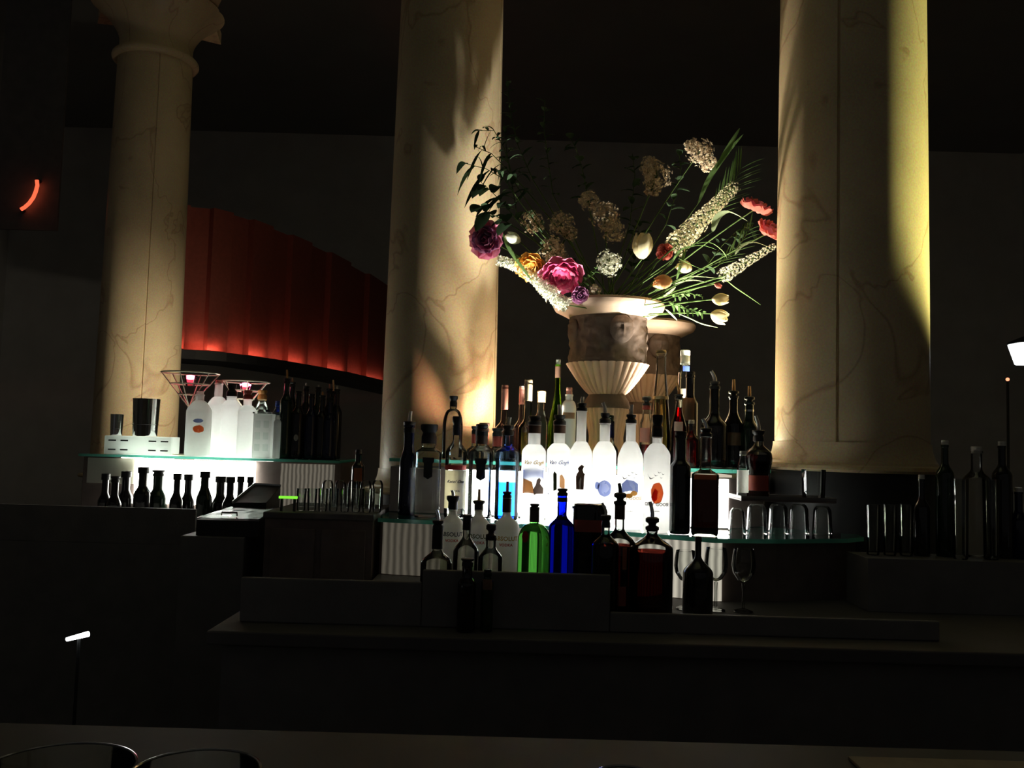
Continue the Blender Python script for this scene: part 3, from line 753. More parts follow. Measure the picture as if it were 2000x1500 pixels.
# ---- front rail
TR = ZL + .002
bottle('liquor_bottle', 'clear rail bottle with a long black neck, first of the rail', 'bottle', GR, 852, 2.10, TR, 1030, 1072, 1100, 62, 19, 'dim_glass', cap=('flange', BP, 1016, 1032, 22), foil=((1030, 1072, 'label_black'),), spout=(996, 'chrome', -.3))
bottle('vodka_bottle', 'clear rail bottle with a black spouted cap and grey and red lettering', 'bottle', GR, 881, 2.38, TR, 992, 1002, 1022, 42, 16, 'frost_panel', cap=('flange', BP, 968, 990, 25), spout=(958, 'chrome', -.3), art=absolut_art('ink_grey', 1042))
bottle('liquor_bottle', 'clear rail bottle with a black neck sleeve in front of the lettered pair', 'bottle', GR, 909, 2.14, TR, 1012, 1045, 1078, 50, 15, 'dim_glass', cap=('flange', BP, 1005, 1015, 19), foil=((1012, 1035, 'label_black'),))
bottle('vodka_bottle', 'clear rail bottle with an amber spout and olive lettering', 'bottle', GR, 932, 2.36, TR, 992, 1004, 1024, 44, 16, 'frost_panel', cap=('flange', BP, 977, 994, 24), spout=(955, 'amber_plastic', 0), art=absolut_art('ink_green', 1046))
bottle('liquor_bottle', 'short clear rail bottle with a black waisted stopper', 'bottle', GR, 957, 2.15, TR, 1050, 1066, 1090, 46, 19, 'dim_glass', cap=('double', BP, 1023, 1055, 20))
bottle('vodka_bottle', 'clear rail bottle with a pink spout, black neck and gold lettering', 'bottle', GR, 987, 2.36, TR, 968, 1004, 1028, 50, 16, 'frost_panel', cap=('flange', BP, 960, 972, 18), foil=((970, 1000, 'brown_foil'),), spout=(940, 'pink_plastic', 0), art=absolut_art('ink_gold', 1050))
bottle('liqueur_bottle', 'round green glass bottle with a black neck and dark medallion', 'bottle', GR, 1041, 2.20, TR, 990, 1022, 1056, 62, 17, 'glass_green', curve=2, cap=('flange', BP, 984, 995, 18), foil=((993, 1019, 'brown_foil'),), art=lambda t, r, s, Zf, sq: obj('medallion', wrap(poly_bm(blob_pts(-.022, Zf(1046), .009, .014, 18, 0)), r), 'label_red', t))
bottle('liquor_bottle', 'cobalt blue bottle standing out in the middle of the rail', 'bottle', GR, 1095, 2.22, TR, 962, 1006, 1030, 50, 18, 'glass_blue', cap=('flange', BP, 954, 968, 20), foil=((972, 980, 'brown_foil'),))
bottle('whisky_bottle', 'broad dark bottle with a red orange label behind the wine bottle', 'bottle', GR, 1148, 2.26, TR, 987, 990, 992, 62, 60, 'dark_glass', labels=((1013, 1036, .88, 'label_redorange'),), sq=.4, cap=('screw', 'dark_glass', 983, 989, 60))
bottle('liquor_bottle', 'dim rail bottle with a curved clear spout in front of the red orange label', 'bottle', GR, 1181, 2.08, TR, 1022, 1040, 1066, 52, 15, 'dim_glass', cap=('flange', BP, 1006, 1030, 20), spout=(982, 'clear_plastic', -.5), liquid=(1064, 'liquid_dark_red'))
bottle('whisky_bottle', 'clear shouldered bottle of dark red spirit with a double black pourer', 'bottle', GR, 1208, 2.14, TR, 984, 1030, 1062, 62, 18, 'clear_glass', cap=('double', BP, 962, 984, 24), foil=((986, 1014, 'brown_foil'),), spout=(944, BP, -.2), liquid=(1064, 'liquid_dark_red'), labels=((1066, 1108, .13, 'label_orange', .35), (1141, 1178, .22, 'label_redorange', .25)))
bottle('decanter_bottle', 'large round shouldered decanter of dark spirit with a wire spout, last of the rail', 'decanter', GR, 1272, 2.12, TR, 1034, 1040, 1072, 82, 19, 'clear_glass', curve=1, cap=('double', BP, 1010, 1034, 26), spout=(980, 'chrome', -.25), liquid=(1076, 'liquid_dark_red'))
bottle('liquor_bottle', 'low black capped bottle at the bottom of the rail with a blue glint', 'bottle', GR, 912, 1.995, TR, 1100, 1125, 1140, 36, 20, 'dark_glass', cap=('flange', BP, 1090, 1104, 26))
bottle('liquor_bottle', 'short green tinged bottle half hidden at the bottom of the rail', 'bottle', GR, 952, 2.0, TR, 1118, 1128, 1138, 24, 14, 'dark_green_glass', labels=((1130, 1150, .7, 'label_tan'),), cap=('screw', BP, 1112, 1120, 15))
bottle('wine_bottle', 'dark bottle with a slender neck behind the last decanter', 'bottle', GR, 1363, 2.25, TR, 1052, 1085, 1120, 58, 12, 'dark_glass', cap=('screw', 'dark_glass', 1048, 1056, 13))

# ---- glassware, tray and cognac on the lower shelf, far end
def tumbler(label, cat, group, px, d, tz, ytop, wd, taper=.85, mat='clear_glass', invert=False, name='tumbler'):
    s = d / F; r = wd / 2 * s; X = XZ(px, d, tz + .05); h = Zat(px, ytop, d) - tz
    t = thing(name, label, cat, (X, d, tz), group)
    a, c = (r * taper, r) if not invert else (r, r * taper)
    pr = []
    if invert:
        pr = [(r * .96, .0), (r, .0)] + [(r - (r - c) * k / 5 * .6, h * .1 + h * .75 * k / 5) for k in range(6)] + [(c * .9, h * .95), (c * .7, h), (0, h)]
    else:
        pr = [(0, 0), (a * .9, 0), (a, .004)] + [(a + (c - a) * k / 5, .004 + (h - .004) * k / 5) for k in range(1, 6)] + [(c - .0018, h), (c - .0022, h - .002)] + [(a + (c - a) * k / 5 - .0022, .012 + (h - .014) * k / 5) for k in range(4, -1, -1)] + [(0, .012)]
    bm = bmesh.new(); add_lathe(bm, pr, 28); obj('glass', bm, mat, t)
    return t
for px, nm in ((1440, 'small upturned stemless glass catching a bright reflection at the end of the bottles'), ):
    tumbler(nm, 'glass', 'upturned glasses under the tray', px, 2.52, T2, 992, 34, .7, invert=True)
for k, (px, d) in enumerate(((1478, 2.53), (1520, 2.55), (1560, 2.565))):
    tumbler(['upturned glass under the near end of the tray', 'upturned glass under the middle of the tray', 'upturned glass under the far end of the tray'][k], 'glass', 'upturned glasses under the tray', px, d, T2, 984, 40, .8, invert=True)
tumbler('dim upturned glass just past the tray', 'glass', 'upturned glasses under the tray', 1606, 2.585, T2, 988, 38, .8, invert=True, mat='dim_glass')
zt_ = Zat(1500, 979, 2.54) + .002
x0, x1 = XZ(1436, 2.55, zt_), XZ(1618, 2.55, zt_)
tr_ = thing('serving_tray', 'dark flat tray laid across upturned glasses at the end of the shelf', 'tray', ((x0 + x1) / 2, 2.555, zt_))
b = bmesh.new(); add_box(b, (x0, 2.485, zt_), (x1, 2.625, zt_ + .006), bev=.002); obj('board', b, 'brown_wood', tr_, world=True, smooth=False)
b = bmesh.new()
add_box(b, (x0, 2.485, zt_ + .006), (x1, 2.490, zt_ + .014)); add_box(b, (x0, 2.620, zt_ + .006), (x1, 2.625, zt_ + .014))
add_box(b, (x0, 2.490, zt_ + .006), (x0 + .005, 2.620, zt_ + .014)); add_box(b, (x1 - .005, 2.490, zt_ + .006), (x1, 2.620, zt_ + .014))
obj('tray_rim', b, 'black_wood', tr_, world=True, smooth=False)
TT = zt_ + .0065
bottle('cognac_bottle', 'bell shaped bottle of dark red cognac with an orange label on the tray', 'bottle', 'bottles on the tray', 1481, 2.55, TT, 858, 868, 886, 52, 18, 'clear_glass', curve=.4, cap=('flange', BP, 840, 862, 24), spout=(812, 'clear_plastic', -.3), liquid=(888, 'liquid_dark_red'), foil=(), labels=((928, 958, .85, 'label_redorange'),), body=((0, .80), (.02, .84), (.35, .84), (.62, .86), (.78, 1.0), (.9, 1.03), (1.0, .98)))
bottle('spirit_miniature', 'small pale bottle with a rounded top and white label on the tray', 'bottle', 'bottles on the tray', 1451, 2.53, TT, 884, 892, 915, 22, 13, 'clear_glass', curve=1, labels=((918, 962, .95, 'label_white'),), cap=('screw', 'clear_plastic', 881, 888, 13))
tumbler('tall clear highball glass standing on the tray before the thick column', 'glass', None, 1589, 2.56, TT, 917, 46, .92, name='highball_glass')
# ---- wine glass left standing below the shelf
def wine_glass(label, px, d, tz, ytop, wd, mat='clear_glass', group='wine glasses below the shelf end'):
    s = d / F; r = wd / 2 * s; h = Zat(px, ytop, d) - tz; X = XZ(px, d, tz + .05)
    t = thing('wine_glass', label, 'glass', (X, d, tz), group)
    bm = bmesh.new(); add_lathe(bm, [(0, 0), (r * .8, 0), (r * .78, .002), (.006, .008), (0, .008)], 28); obj('foot', bm, mat, t)
    bm = bmesh.new(); add_lathe(bm, [(0, .007), (.004, .009), (.0032, h * .3), (.005, h * .45), (0, h * .45)], 14); obj('stem', bm, mat, t)
    bm = bmesh.new(); add_lathe(bm, [(0, h * .45), (r * .5, h * .5), (r * .9, h * .62), (r, h * .74), (r * .92, h * .9), (r * .82, h), (r * .80, h - .001)], 28); obj('bowl', bm, mat, t)
wine_glass('stemmed glass between the last decanter and the fluted panel', 1338, 2.34, TR, 1075, 44)
wine_glass('stemmed glass behind the slender necked dark bottle', 1398, 2.33, TR, 1070, 46)
wine_glass('stemmed glass furthest along below the tray end', 1452, 2.32, TR, 1072, 46, 'dim_glass')

# ------------------------------------------------------------------ urns
def urn(label, px, d, R0, zrim, zb):
    X = XZ(px, d, zrim)
    t = thing('stone_urn', label, 'urn', (X, d, zb), 'pair of flower urns')
    h = zrim - zb; k = R0 / .205
    # foot
    def fl_foot(a, r, z): return r * (1 + .05 * abs(math.sin(a * 12)))
    bm = bmesh.new(); add_lathe(bm, [(0, 0), (.095 * k, 0), (.095 * k, .02), (.082 * k, .03), (.062 * k, .06), (.060 * k, .09), (.068 * k, .14), (.078 * k, .185), (.078 * k, .198), (0, .198)], 96, flute=fl_foot); obj('foot', bm, 'terracotta', t)
    bm = bmesh.new(); add_lathe(bm, [(0, .196), (.085 * k, .196), (.087 * k, .203), (.080 * k, .225), (.066 * k, .246), (0, .246)], 64); obj('collar', bm, 'shaded_stone', t)
    # fluted bowl
    def fl(a, r, z): return r * (1 - .07 * (1 - abs(math.sin(a * 15))) ** 1.2)
    bm = bmesh.new(); pr = [(0, .244), (.064 * k, .244)]
    for i in range(13):
        f = i / 12; pr.append(((.066 + .088 * f ** .8) * k, .246 + .113 * f))
    pr += [(.0, .362)]
    add_lathe(bm, pr, 240, flute=fl); obj('fluted_bowl', bm, 'terracotta', t)
    # upper body with relief
    bm = bmesh.new(); pr = []
    for i in range(31):
        f = i / 30; pr.append(((.148 - .012 * math.sin(f * PI * .9)) * k, .359 + (h - .06 - .359) * f))
    def relief(a, r, z):
        if z < .365 or z > h - .066: return r
        v = noise.noise(Vector((math.cos(a) * 4.2, math.sin(a) * 4.2, z * 26))) + .6 * noise.noise(Vector((math.cos(a) * 9, math.sin(a) * 9, z * 60)))
        sw = math.sin(a * 5) ; zc = h * .78
        return r + .008 * max(-.4, v) + .006 * math.exp(-((z - zc - .03 * sw) / .025) ** 2)
    pr = [(.14 * k, .357)] + pr
    add_lathe(bm, pr, 160, flute=relief); obj('relief_body', bm, 'shaded_stone', t)
    # four masks on the body
    for q in range(4):
        a = -PI / 2 + .25 + q * PI / 2
        cx, cy = .135 * k * math.cos(a), .143 * k * math.sin(a); zc = h * .81
        bm = bmesh.new()
        bmesh.ops.create_uvsphere(bm, u_segments=40, v_segments=32, radius=.047)
        for v in bm.verts:
            x, y, z = v.co
            v.co = Vector((x * .3, y * .95, z * 1.1))
            # brow, cheeks and nose raised on the outward side
            if x > 0:
                v.co.x += .009 * math.exp(-((y / .006) ** 2) - ((z + .002) / .020) ** 2) + .006 * math.exp(-((z - .018) / .007) ** 2) * math.exp(-(y / .03) ** 4) + .004 * math.exp(-(((abs(y) - .02) / .009) ** 2) - ((z + .012) / .012) ** 2) + .004 * math.exp(-((y / .014) ** 2) - ((z + .03) / .006) ** 2)
        bm.transform(Matrix.Translation((cx, cy, zc)) @ Matrix.Rotation(a, 4, 'Z'))
        obj('mask', bm, 'shaded_stone', t)
    # rim
    bm = bmesh.new(); zr = h
    pr = [(.128 * k, zr - .065), (.150 * k, zr - .058), (.175 * k, zr - .045), (.198 * k, zr - .034), (R0, zr - .022), (R0 + .002, zr - .012), (R0 - .004, zr - .003), (R0 - .015, zr), (.15 * k, zr - .004), (.135 * k, zr - .02), (.130 * k, zr - .08), (.0, zr - .10)]
    add_lathe(bm, pr, 96); obj('rim', bm, 'terracotta', t)
    return X
UD = 3.27; UZ = Zat(1189, 592, UD - .0) - .0
UX = urn('nearer carved terracotta urn holding the flowers', 1189, UD, .205, UZ, T3)
UX2 = urn('rear carved urn with a mask, half hidden behind the nearer one', 1262, 3.78, .208, Zat(1262, 632, 3.78), T3)
# puck light on the shelf between them
def uplight(label, x, y, z, power, col, aim=None, cone=150, blend=.8, size=.05, group='small uplights', rad=.03, cat='lamp', kind='SPOT'):
    t = thing('uplight', label, cat, (x, y, z), group)
    bm = bmesh.new(); add_lathe(bm, [(0, 0), (rad, 0), (rad, .02), (rad * .9, .022), (rad * .85, .012), (0, .012)], 24); obj('housing', bm, 'black_plastic', t)
    ld = bpy.data.lights.new('uplight_beam', kind); ld.energy = power; ld.color = col; ld.shadow_soft_size = size
    if kind == 'SPOT': ld.spot_size = math.radians(cone); ld.spot_blend = blend
    lo = bpy.data.objects.new('uplight_beam', ld); COL.objects.link(lo); lo.location = (x, y, z + (.03 if kind == 'SPOT' else .06))
    v = Vector(aim) - lo.location if aim else Vector((0, 0, 1))
    lo.rotation_euler = v.to_track_quat('-Z', 'Y').to_euler()
uplight('small puck light on the shelf between the two urns', .56, 3.30, T3, P_URN * 1.6, (1, .87, .68), aim=(.70, 3.20, 2.7), cone=86, blend=1, size=.02)
uplight('added spot among the bottles in front of the rear urn, brightening the flowers', .64, 3.03, T3, P_URN * 1.6, (1, .92, .76), aim=(.50, 3.15, 2.4), cone=54, blend=1, size=.02)  # extra lamp, put in to brighten the flowers from the front
uplight('added spot beside the urn foot lighting the middle column', .19, 3.33, T3, P_URN * .24, (1, .78, .55), aim=(-.16, 3.42, 1.95), cone=105, blend=1, size=.015)  # extra beam split off the urn lamp to light the middle column
uplight('added spot past the urns lighting the thick column', .66, 3.25, T3, P_URN * .36, (1, .90, .62), aim=(.90, 2.97, 1.75), cone=100, blend=1, size=.02)  # another added beam, for the near edge of the thick column
uplight('small puck light on the shelf behind the pink necked bottle', .06, 3.07, T3, P_URN * .9, (1, .86, .66), aim=(-.25, 3.30, 1.78), cone=66, blend=1, size=.015)
uplight('added spot shining straight up at the white stock flowers', .13, 3.0, T3, P_URN * 1.7, (1, .97, .85), aim=(.06, 3.12, 2.1), cone=50, blend=1, size=.015)  # extra lamp, added so the stock florets turn bright white

# ------------------------------------------------------------------ flowers
MOUTH = Vector((UX, UD, UZ - .05))
GF = 'flowers in the urn'
def curve_pts(p0, p1, bend=.12, n=12, side=None):
    p0, p1 = Vector(p0), Vector(p1); mid = (p0 + p1) / 2
    h = Vector((0, 0, 1)); mid = mid + h * bend * (p1 - p0).length
    if side: mid += Vector(side)
    return [p0 * (1 - f) ** 2 + mid * 2 * f * (1 - f) + p1 * f * f for f in [i / n for i in range(n + 1)]]
def frame(direction, roll=0):
    z = Vector(direction).normalized(); x = z.orthogonal().normalized(); x = Matrix.Rotation(roll, 3, z) @ x; y = z.cross(x)
    m_ = Matrix.Identity(4)
    for i in range(3): m_[i][0] = x[i]; m_[i][1] = y[i]; m_[i][2] = z[i]
    return m_
def add_petal(bm, M, L, W, cup=.3, curl=.3, n=6, mm=5, ruffle=0, rnd=R, pw=1.0, tip=.15):
    """petal growing along local +z from the origin, facing local +x"""
    g = []
    for i in range(n + 1):
        f = i / n
        wv = W * (math.sin(PI * min(1, f * .86 + .08)) ** pw) * (1 if f < 1 else tip / max(.01, 1))
        if f == 1: wv = W * tip
        row = []
        for j in range(-mm // 2 + 1, mm // 2 + 1):
            q = j / (mm // 2)
            x = L * (curl * f * f) + cup * W * (q * q) * -1 + ruffle * W * math.sin(q * 7 + f * 5) * f
            row.append(bm.verts.new(M @ Vector((x, wv * q * .5, L * f * math.cos(curl * f * .6)))))
        g.append(row)
    for a, c in zip(g, g[1:]):
        for j in range(len(a) - 1): bm.faces.new((a[j], a[j + 1], c[j + 1], c[j]))
def stem_of(t, pts, r=.0028, mat='stem'):
    bm = bmesh.new(); add_tube(bm, pts, r, 6, taper=.8); obj('stem', bm, mat, t, world=True)
def leaf_blade(bm, pts, W, up_=Vector((0, 0, 1)), fold=.25, pw=.8):
    n = len(pts) - 1; g = []
    for i, p in enumerate(pts):
        tt = (pts[min(i + 1, n)] - pts[max(i - 1, 0)]).normalized(); s_ = tt.cross(up_)
        if s_.length < .05: s_ = tt.orthogonal()
        s_.normalize(); nn = s_.cross(tt)
        f = i / n; wv = W * .5 * max(.04, math.sin(PI * min(1, .06 + f * .94)) ** pw)
        g.append([bm.verts.new(p + s_ * wv * q + nn * abs(q) * wv * fold) for q in (-1, -.5, 0, .5, 1)])
    for a, c in zip(g, g[1:]):
        for j in range(4): bm.faces.new((a[j], a[j + 1], c[j + 1], c[j]))
def flower_root(name, label, head, cat='flower', bend=.08, r=.0028, side=None, group=GF):
    rnd = random.Random(int(head[0] * 1000) + int(head[2] * 777))
    foot = MOUTH + Vector((rnd.uniform(-.07, .07), rnd.uniform(-.07, .05), rnd.uniform(-.02, 0)))
    t = thing(name, label, cat, tuple(foot), group)
    pts = curve_pts(foot, head, bend, side=side)
    stem_of(t, pts, r)
    return t, pts
def tulip(label, px, py, d, size, direction, mat='pet_cream', openn=.25, n=6):
    head = P(px, py, d); s = size * d / F
    dr = Vector(direction).normalized(); base = head - dr * s * .9
    t, pts = flower_root('tulip', label, base, bend=.05)
    bm = bmesh.new()
    for k in range(n):
        inner = k % 2
        M = Matrix.Translation(base) @ frame(dr) @ Matrix.Rotation(2 * PI * k / n, 4, 'Z') @ Matrix.Translation((s * (.12 if inner else .16), 0, 0)) @ Matrix.Rotation(openn + .12 * (1 - inner), 4, 'Y')
        # belly outward then closing
        g = []; L = s * 1.9; W = s * 1.15
        for i in range(9):
            f = i / 8; wv = W * max(.05, math.sin(PI * (f * .9 + .06)) ** .75)
            bel = .42 * s * math.sin(PI * min(1, f * 1.05)) ** .8 - openn * 1.0 * L * f * .35
            g.append([bm.verts.new(M @ Vector((bel - .35 * wv * q * q, wv * q * .5, L * f))) for q in (-1, -.66, -.33, 0, .33, .66, 1)])
        for a, c in zip(g, g[1:]):
            for j in range(6): bm.faces.new((a[j], a[j + 1], c[j + 1], c[j]))
    obj('petals', bm, mat, t, world=True)
    return t
def peony(label, px, py, d, size, direction, mats=('pet_magenta',), name='peony', layers=5, seed=1, center=None):
    head = P(px, py, d); s = size * d / F; dr = Vector(direction).normalized(); base = head - dr * s * .35
    t, pts = flower_root(name, label, base, bend=.05)
    rnd = random.Random(seed); F0 = Matrix.Translation(base) @ frame(dr)
    for li, mt in enumerate(mats):
        bm = bmesh.new()
        for l in range(layers):
            if l % len(mats) != li: continue
            f = l / (layers - 1); nn = 5 + l
            for k in range(nn):
                M = F0 @ Matrix.Rotation(2 * PI * k / nn + l * .7 + rnd.uniform(-.15, .15), 4, 'Z') @ Matrix.Translation((s * .05 * l, 0, 0)) @ Matrix.Rotation(.15 + 1.15 * f + rnd.uniform(-.12, .12), 4, 'Y')
                L = s * (.6 + .45 * f) * rnd.uniform(.9, 1.1)
                g = []; W = L * .95
                for i in range(7):
                    q0 = i / 6; wv = W * max(.12, math.sin(PI * (q0 * .72 + .06)) ** .8)
                    bow = -.28 * L * math.sin(PI * q0 * .9)
                    g.append([bm.verts.new(M @ Vector((-bow * -1 * -1 - .3 * wv * q * q + .05 * L * math.sin(q * 8 + k + i) * q0, wv * q * .5, L * q0))) for q in (-1, -.5, 0, .5, 1)])
                for a, c in zip(g, g[1:]):
                    for j in range(4): bm.faces.new((a[j], a[j + 1], c[j + 1], c[j]))
        obj('petals' if li == 0 else 'outer_petals', bm, mt, t, world=True)
    if center:
        bm = bmesh.new()
        for k in range(40):
            a = rnd.uniform(0, 2 * PI); e = rnd.uniform(0, .9)
            v = Vector((math.cos(a) * math.sin(e), math.sin(a) * math.sin(e), math.cos(e)))
            add_tube(bm, [F0 @ (v * s * .05), F0 @ (v * s * .38)], s * .03, 4)
        obj('stamens', bm, center, t, world=True)
    return t
def floret(bm, c, nrm, r, petals=5, rnd=R):
    M = Matrix.Translation(c) @ frame(nrm, rnd.uniform(0, 6))
    cen = bm.verts.new(M @ Vector((0, 0, -.15 * r)))
    for k in range(petals):
        a = 2 * PI * k / petals; w_ = PI / petals * .85
        l = bm.verts.new(M @ Vector((math.cos(a - w_) * r * .6, math.sin(a - w_) * r * .6, .12 * r)))
        rr = bm.verts.new(M @ Vector((math.cos(a + w_) * r * .6, math.sin(a + w_) * r * .6, .12 * r)))
        tp = bm.verts.new(M @ Vector((math.cos(a) * r, math.sin(a) * r, .35 * r)))
        bm.faces.new((cen, l, tp)); bm.faces.new((cen, tp, rr))
def cluster(label, pxs, d, size, mat, name='hydrangea', dens=120, fr=.007, seed=3, flat=1.0):
    """head made of many small florets on one or more lobes"""
    rnd = random.Random(seed); c0 = P(pxs[0][0], pxs[0][1], d); s = size * d / F
    t, pts = flower_root(name, label, c0, bend=.04)
    bm = bmesh.new()
    for px, py, k in pxs:
        c = P(px, py, d + rnd.uniform(-.02, .02))
        for i in range(int(dens * 1.4 * k)):
            v = Vector((rnd.gauss(0, 1), rnd.gauss(0, 1), rnd.gauss(0, 1))).normalized()
            floret(bm, c + Vector((v.x, v.y, v.z * flat)) * s * k * rnd.uniform(.62, 1.15), v + Vector((rnd.uniform(-.3, .3), rnd.uniform(-.3, .3), rnd.uniform(-.3, .3))), fr * rnd.uniform(.7, 1.25), rnd=rnd)
    obj('florets', bm, mat, t, world=True)
    bm = bmesh.new()
    for i in range(16):
        v = Vector((rnd.gauss(0, 1), rnd.gauss(0, 1), rnd.gauss(0, 1))).normalized()
        px, py, k = rnd.choice(pxs); c = P(px, py, d)
        add_tube(bm, [c - v * 0, c + v * s * k * .8], .0012, 4)
    obj('flower_stalks', bm, 'stem', t, world=True)
    return t
def spike(label, path, d0, d1, w0, w1, mat, name='foxtail_lily', n=170, fr=.006, seed=5, buds=True):
    """flower spike along a pixel path; w in px"""
    rnd = random.Random(seed); m_ = len(path)
    pts = [P(px, py, d0 + (d1 - d0) * i / (m_ - 1)) for i, (px, py) in enumerate(path)]
    t, sp = flower_root(name, label, pts[0], bend=.03)
    dense = []
    for i in range(m_ - 1):
        for k in range(8): dense.append(pts[i].lerp(pts[i + 1], k / 8))
    dense.append(pts[-1])
    bm = bmesh.new(); add_tube(bm, dense, .0022, 6, taper=.5); obj('flower_axis', bm, 'stem', t, world=True)
    bm = bmesh.new(); L = len(dense) - 1
    for i in range(n):
        f = (i + rnd.random()) / n; k = min(int(f * L), L - 1); c = dense[k].lerp(dense[k + 1], f * L - k)
        ax = (dense[k + 1] - dense[k]).normalized(); o = ax.orthogonal().normalized(); a = i * 2.39996
        v = (Matrix.Rotation(a, 3, ax) @ o)
        s = d0 / F; wv = (w0 + (w1 - w0) * f) * s
        q = rnd.uniform(.75, 1.05)
        floret(bm, c + v * wv * q + ax * rnd.uniform(-.004, .004), v + ax * .3, fr * (1.1 - .5 * f) * rnd.uniform(.8, 1.25), 6 if buds else 5, rnd)
    obj('florets', bm, mat, t, world=True)
    bm = bmesh.new()
    for i in range(n // 3):
        f = (i + .5) / (n // 3); k = min(int(f * L), L - 1); c = dense[k]; ax = (dense[k + 1] - dense[k]).normalized(); o = ax.orthogonal().normalized()
        v = Matrix.Rotation(i * 2.4, 3, ax) @ o; wv = (w0 + (w1 - w0) * f) * d0 / F
        add_tube(bm, [c, c + v * wv * .9], .0008, 3)
    obj('flower_stalks', bm, 'stem', t, world=True)
    return t
def blades(label, paths, d, W, mat='leaf', name='leaf_spray', cat='foliage', group='foliage in the urn'):
    """long strap leaves; each path: pixel points"""
    p_first = P(paths[0][0][0], paths[0][0][1], d)
    t, _ = flower_root(name, label, p_first, cat, .02, .002, group=group)
    for k, path in enumerate(paths):
        pts = [P(px, py, d + (k % 3 - 1) * .03 + (.03 * i)) for i, (px, py) in enumerate(path)]
        dense = []
        for i in range(len(pts) - 1):
            p0 = pts[max(i - 1, 0)]; p1 = pts[i]; p2 = pts[i + 1]; p3 = pts[min(i + 2, len(pts) - 1)]
            for q in range(6):
                f = q / 6; dense.append(.5 * ((2 * p1) + (-p0 + p2) * f + (2 * p0 - 5 * p1 + 4 * p2 - p3) * f * f + (-p0 + 3 * p1 - 3 * p2 + p3) * f ** 3))
        dense.append(pts[-1])
        bm = bmesh.new(); leaf_blade(bm, dense, W * (.8 + .4 * R.random()) * d / F, up_=Vector((0, -.5, .85)))
        obj('leaf', bm, mat, t, world=True)
    return t
def branch(label, path, d0, d1, L, W, mat='leaf_dark', n=12, name='leafy_branch', droop=.3, seed=9, pw=.7, spread=.9, group='foliage in the urn'):
    rnd = random.Random(seed); m_ = len(path)
    pts = [P(px, py, d0 + (d1 - d0) * i / (m_ - 1)) for i, (px, py) in enumerate(path)]
    foot = MOUTH + Vector((rnd.uniform(-.06, .06), rnd.uniform(-.05, .07), 0))
    t = thing(name, label, 'foliage', tuple(foot), group)
    full = curve_pts(foot, pts[0], .05, 6) + pts[1:]
    bm = bmesh.new(); add_tube(bm, full, .003, 6, taper=.4); obj('stem', bm, 'stem', t, world=True)
    dense = []
    for i in range(m_ - 1):
        for k in range(6): dense.append(pts[i].lerp(pts[i + 1], k / 6))
    dense.append(pts[-1]); LL = len(dense) - 1
    for i in range(n):
        f = (i + .5) / n; k = min(int(f * LL), LL - 1); c = dense[k]; ax = (dense[k + 1] - dense[k]).normalized(); o = ax.orthogonal().normalized()
        v = Matrix.Rotation(i * 2.39996 + rnd.uniform(-.4, .4), 3, ax) @ o
        dr = (v * spread + ax * (1 - spread * .6)).normalized(); l = L * rnd.uniform(.75, 1.2) * (1 - .35 * f)
        lp = [c + dr * l * q + Vector((0, 0, -droop * l * q * q)) for q in [j / 7 for j in range(8)]]
        bm = bmesh.new(); leaf_blade(bm, lp, W * rnd.uniform(.8, 1.2), up_=Vector((rnd.uniform(-.3, .3), -.4, .8)), pw=pw)
        obj('leaf', bm, mat, t, world=True)
    return t

peony('pink frilled flower hanging out furthest from the urn over the middle column', 948, 468, 3.12, 30, (-.35, -.85, -.25), ('pet_pink', 'pet_purple'), seed=2, center='pet_purple')
peony('magenta peony with pale lower petals just above the urn rim', 1097, 541, 3.08, 36, (-.1, -.55, -.75), ('pet_magenta', 'pet_pink'), layers=6, seed=4)
peony('small purple orchid flower touching the urn rim', 1133, 577, 3.06, 15, (.2, -.9, -.3), ('pet_purple',), 'orchid', 4, 6)
peony('yellow garden rose beside the magenta peony', 1036, 522, 3.10, 27, (-.2, -.7, -.6), ('pet_yellow',), 'rose', 5, 7)
peony('upper pink flower half open beside the thick column', 1478, 400, 3.10, 27, (.3, -.3, .8), ('pet_red', 'pet_pink'), 'peony', 5, 8)
peony('lower pink flower partly hidden by the thick column', 1509, 447, 3.12, 24, (.3, -.5, .5), ('pet_red', 'pet_pink'), 'peony', 5, 11)
peony('small pink lily head at the foot of the thick white spike', 1298, 492, 3.16, 15, (-.3, -.9, -.3), ('pet_red',), 'lily', 4, 12)
tulip('large cream tulip upright in the centre of the arrangement', 1256, 482, 3.06, 27, (.05, -.2, 1), 'pet_cream', .2)
tulip('apricot tulip turned sideways above the urn rim', 1296, 551, 3.05, 20, (-1, -.3, -.25), 'pet_orange', .12)
tulip('pale tulip lying almost level, upper of the drooping pair', 1406, 584, 3.02, 17, (1, -.3, .05), 'pet_cream', .1)
tulip('open yellow cream tulip, lower of the drooping pair', 1404, 617, 3.00, 18, (1, -.4, -.35), 'pet_cream', .32)
tulip('white bud beside the pink frilled flower', 1003, 466, 3.10, 17, (-.9, -.5, .3), 'pet_white', .05)
tulip('cream tulip tucked behind the arching leaves', 1338, 522, 3.12, 17, (-.9, -.4, .1), 'pet_cream', .15)
tulip('small coral bud among the thin leaves', 1402, 557, 3.04, 8, (.9, -.2, -.4), 'pet_red', .02)
spike('thick white foxtail spike leaning to the upper corner of the bouquet', [(1318, 482), (1345, 455), (1375, 425), (1405, 395), (1436, 362)], 3.12, 3.16, 24, 12, 'pet_cream', n=420, fr=.0075)
spike('slim white spike reaching to the thick column', [(1412, 540), (1440, 522), (1475, 502), (1514, 480)], 3.05, 3.10, 14, 6, 'pet_white', n=170, fr=.0068, seed=6)
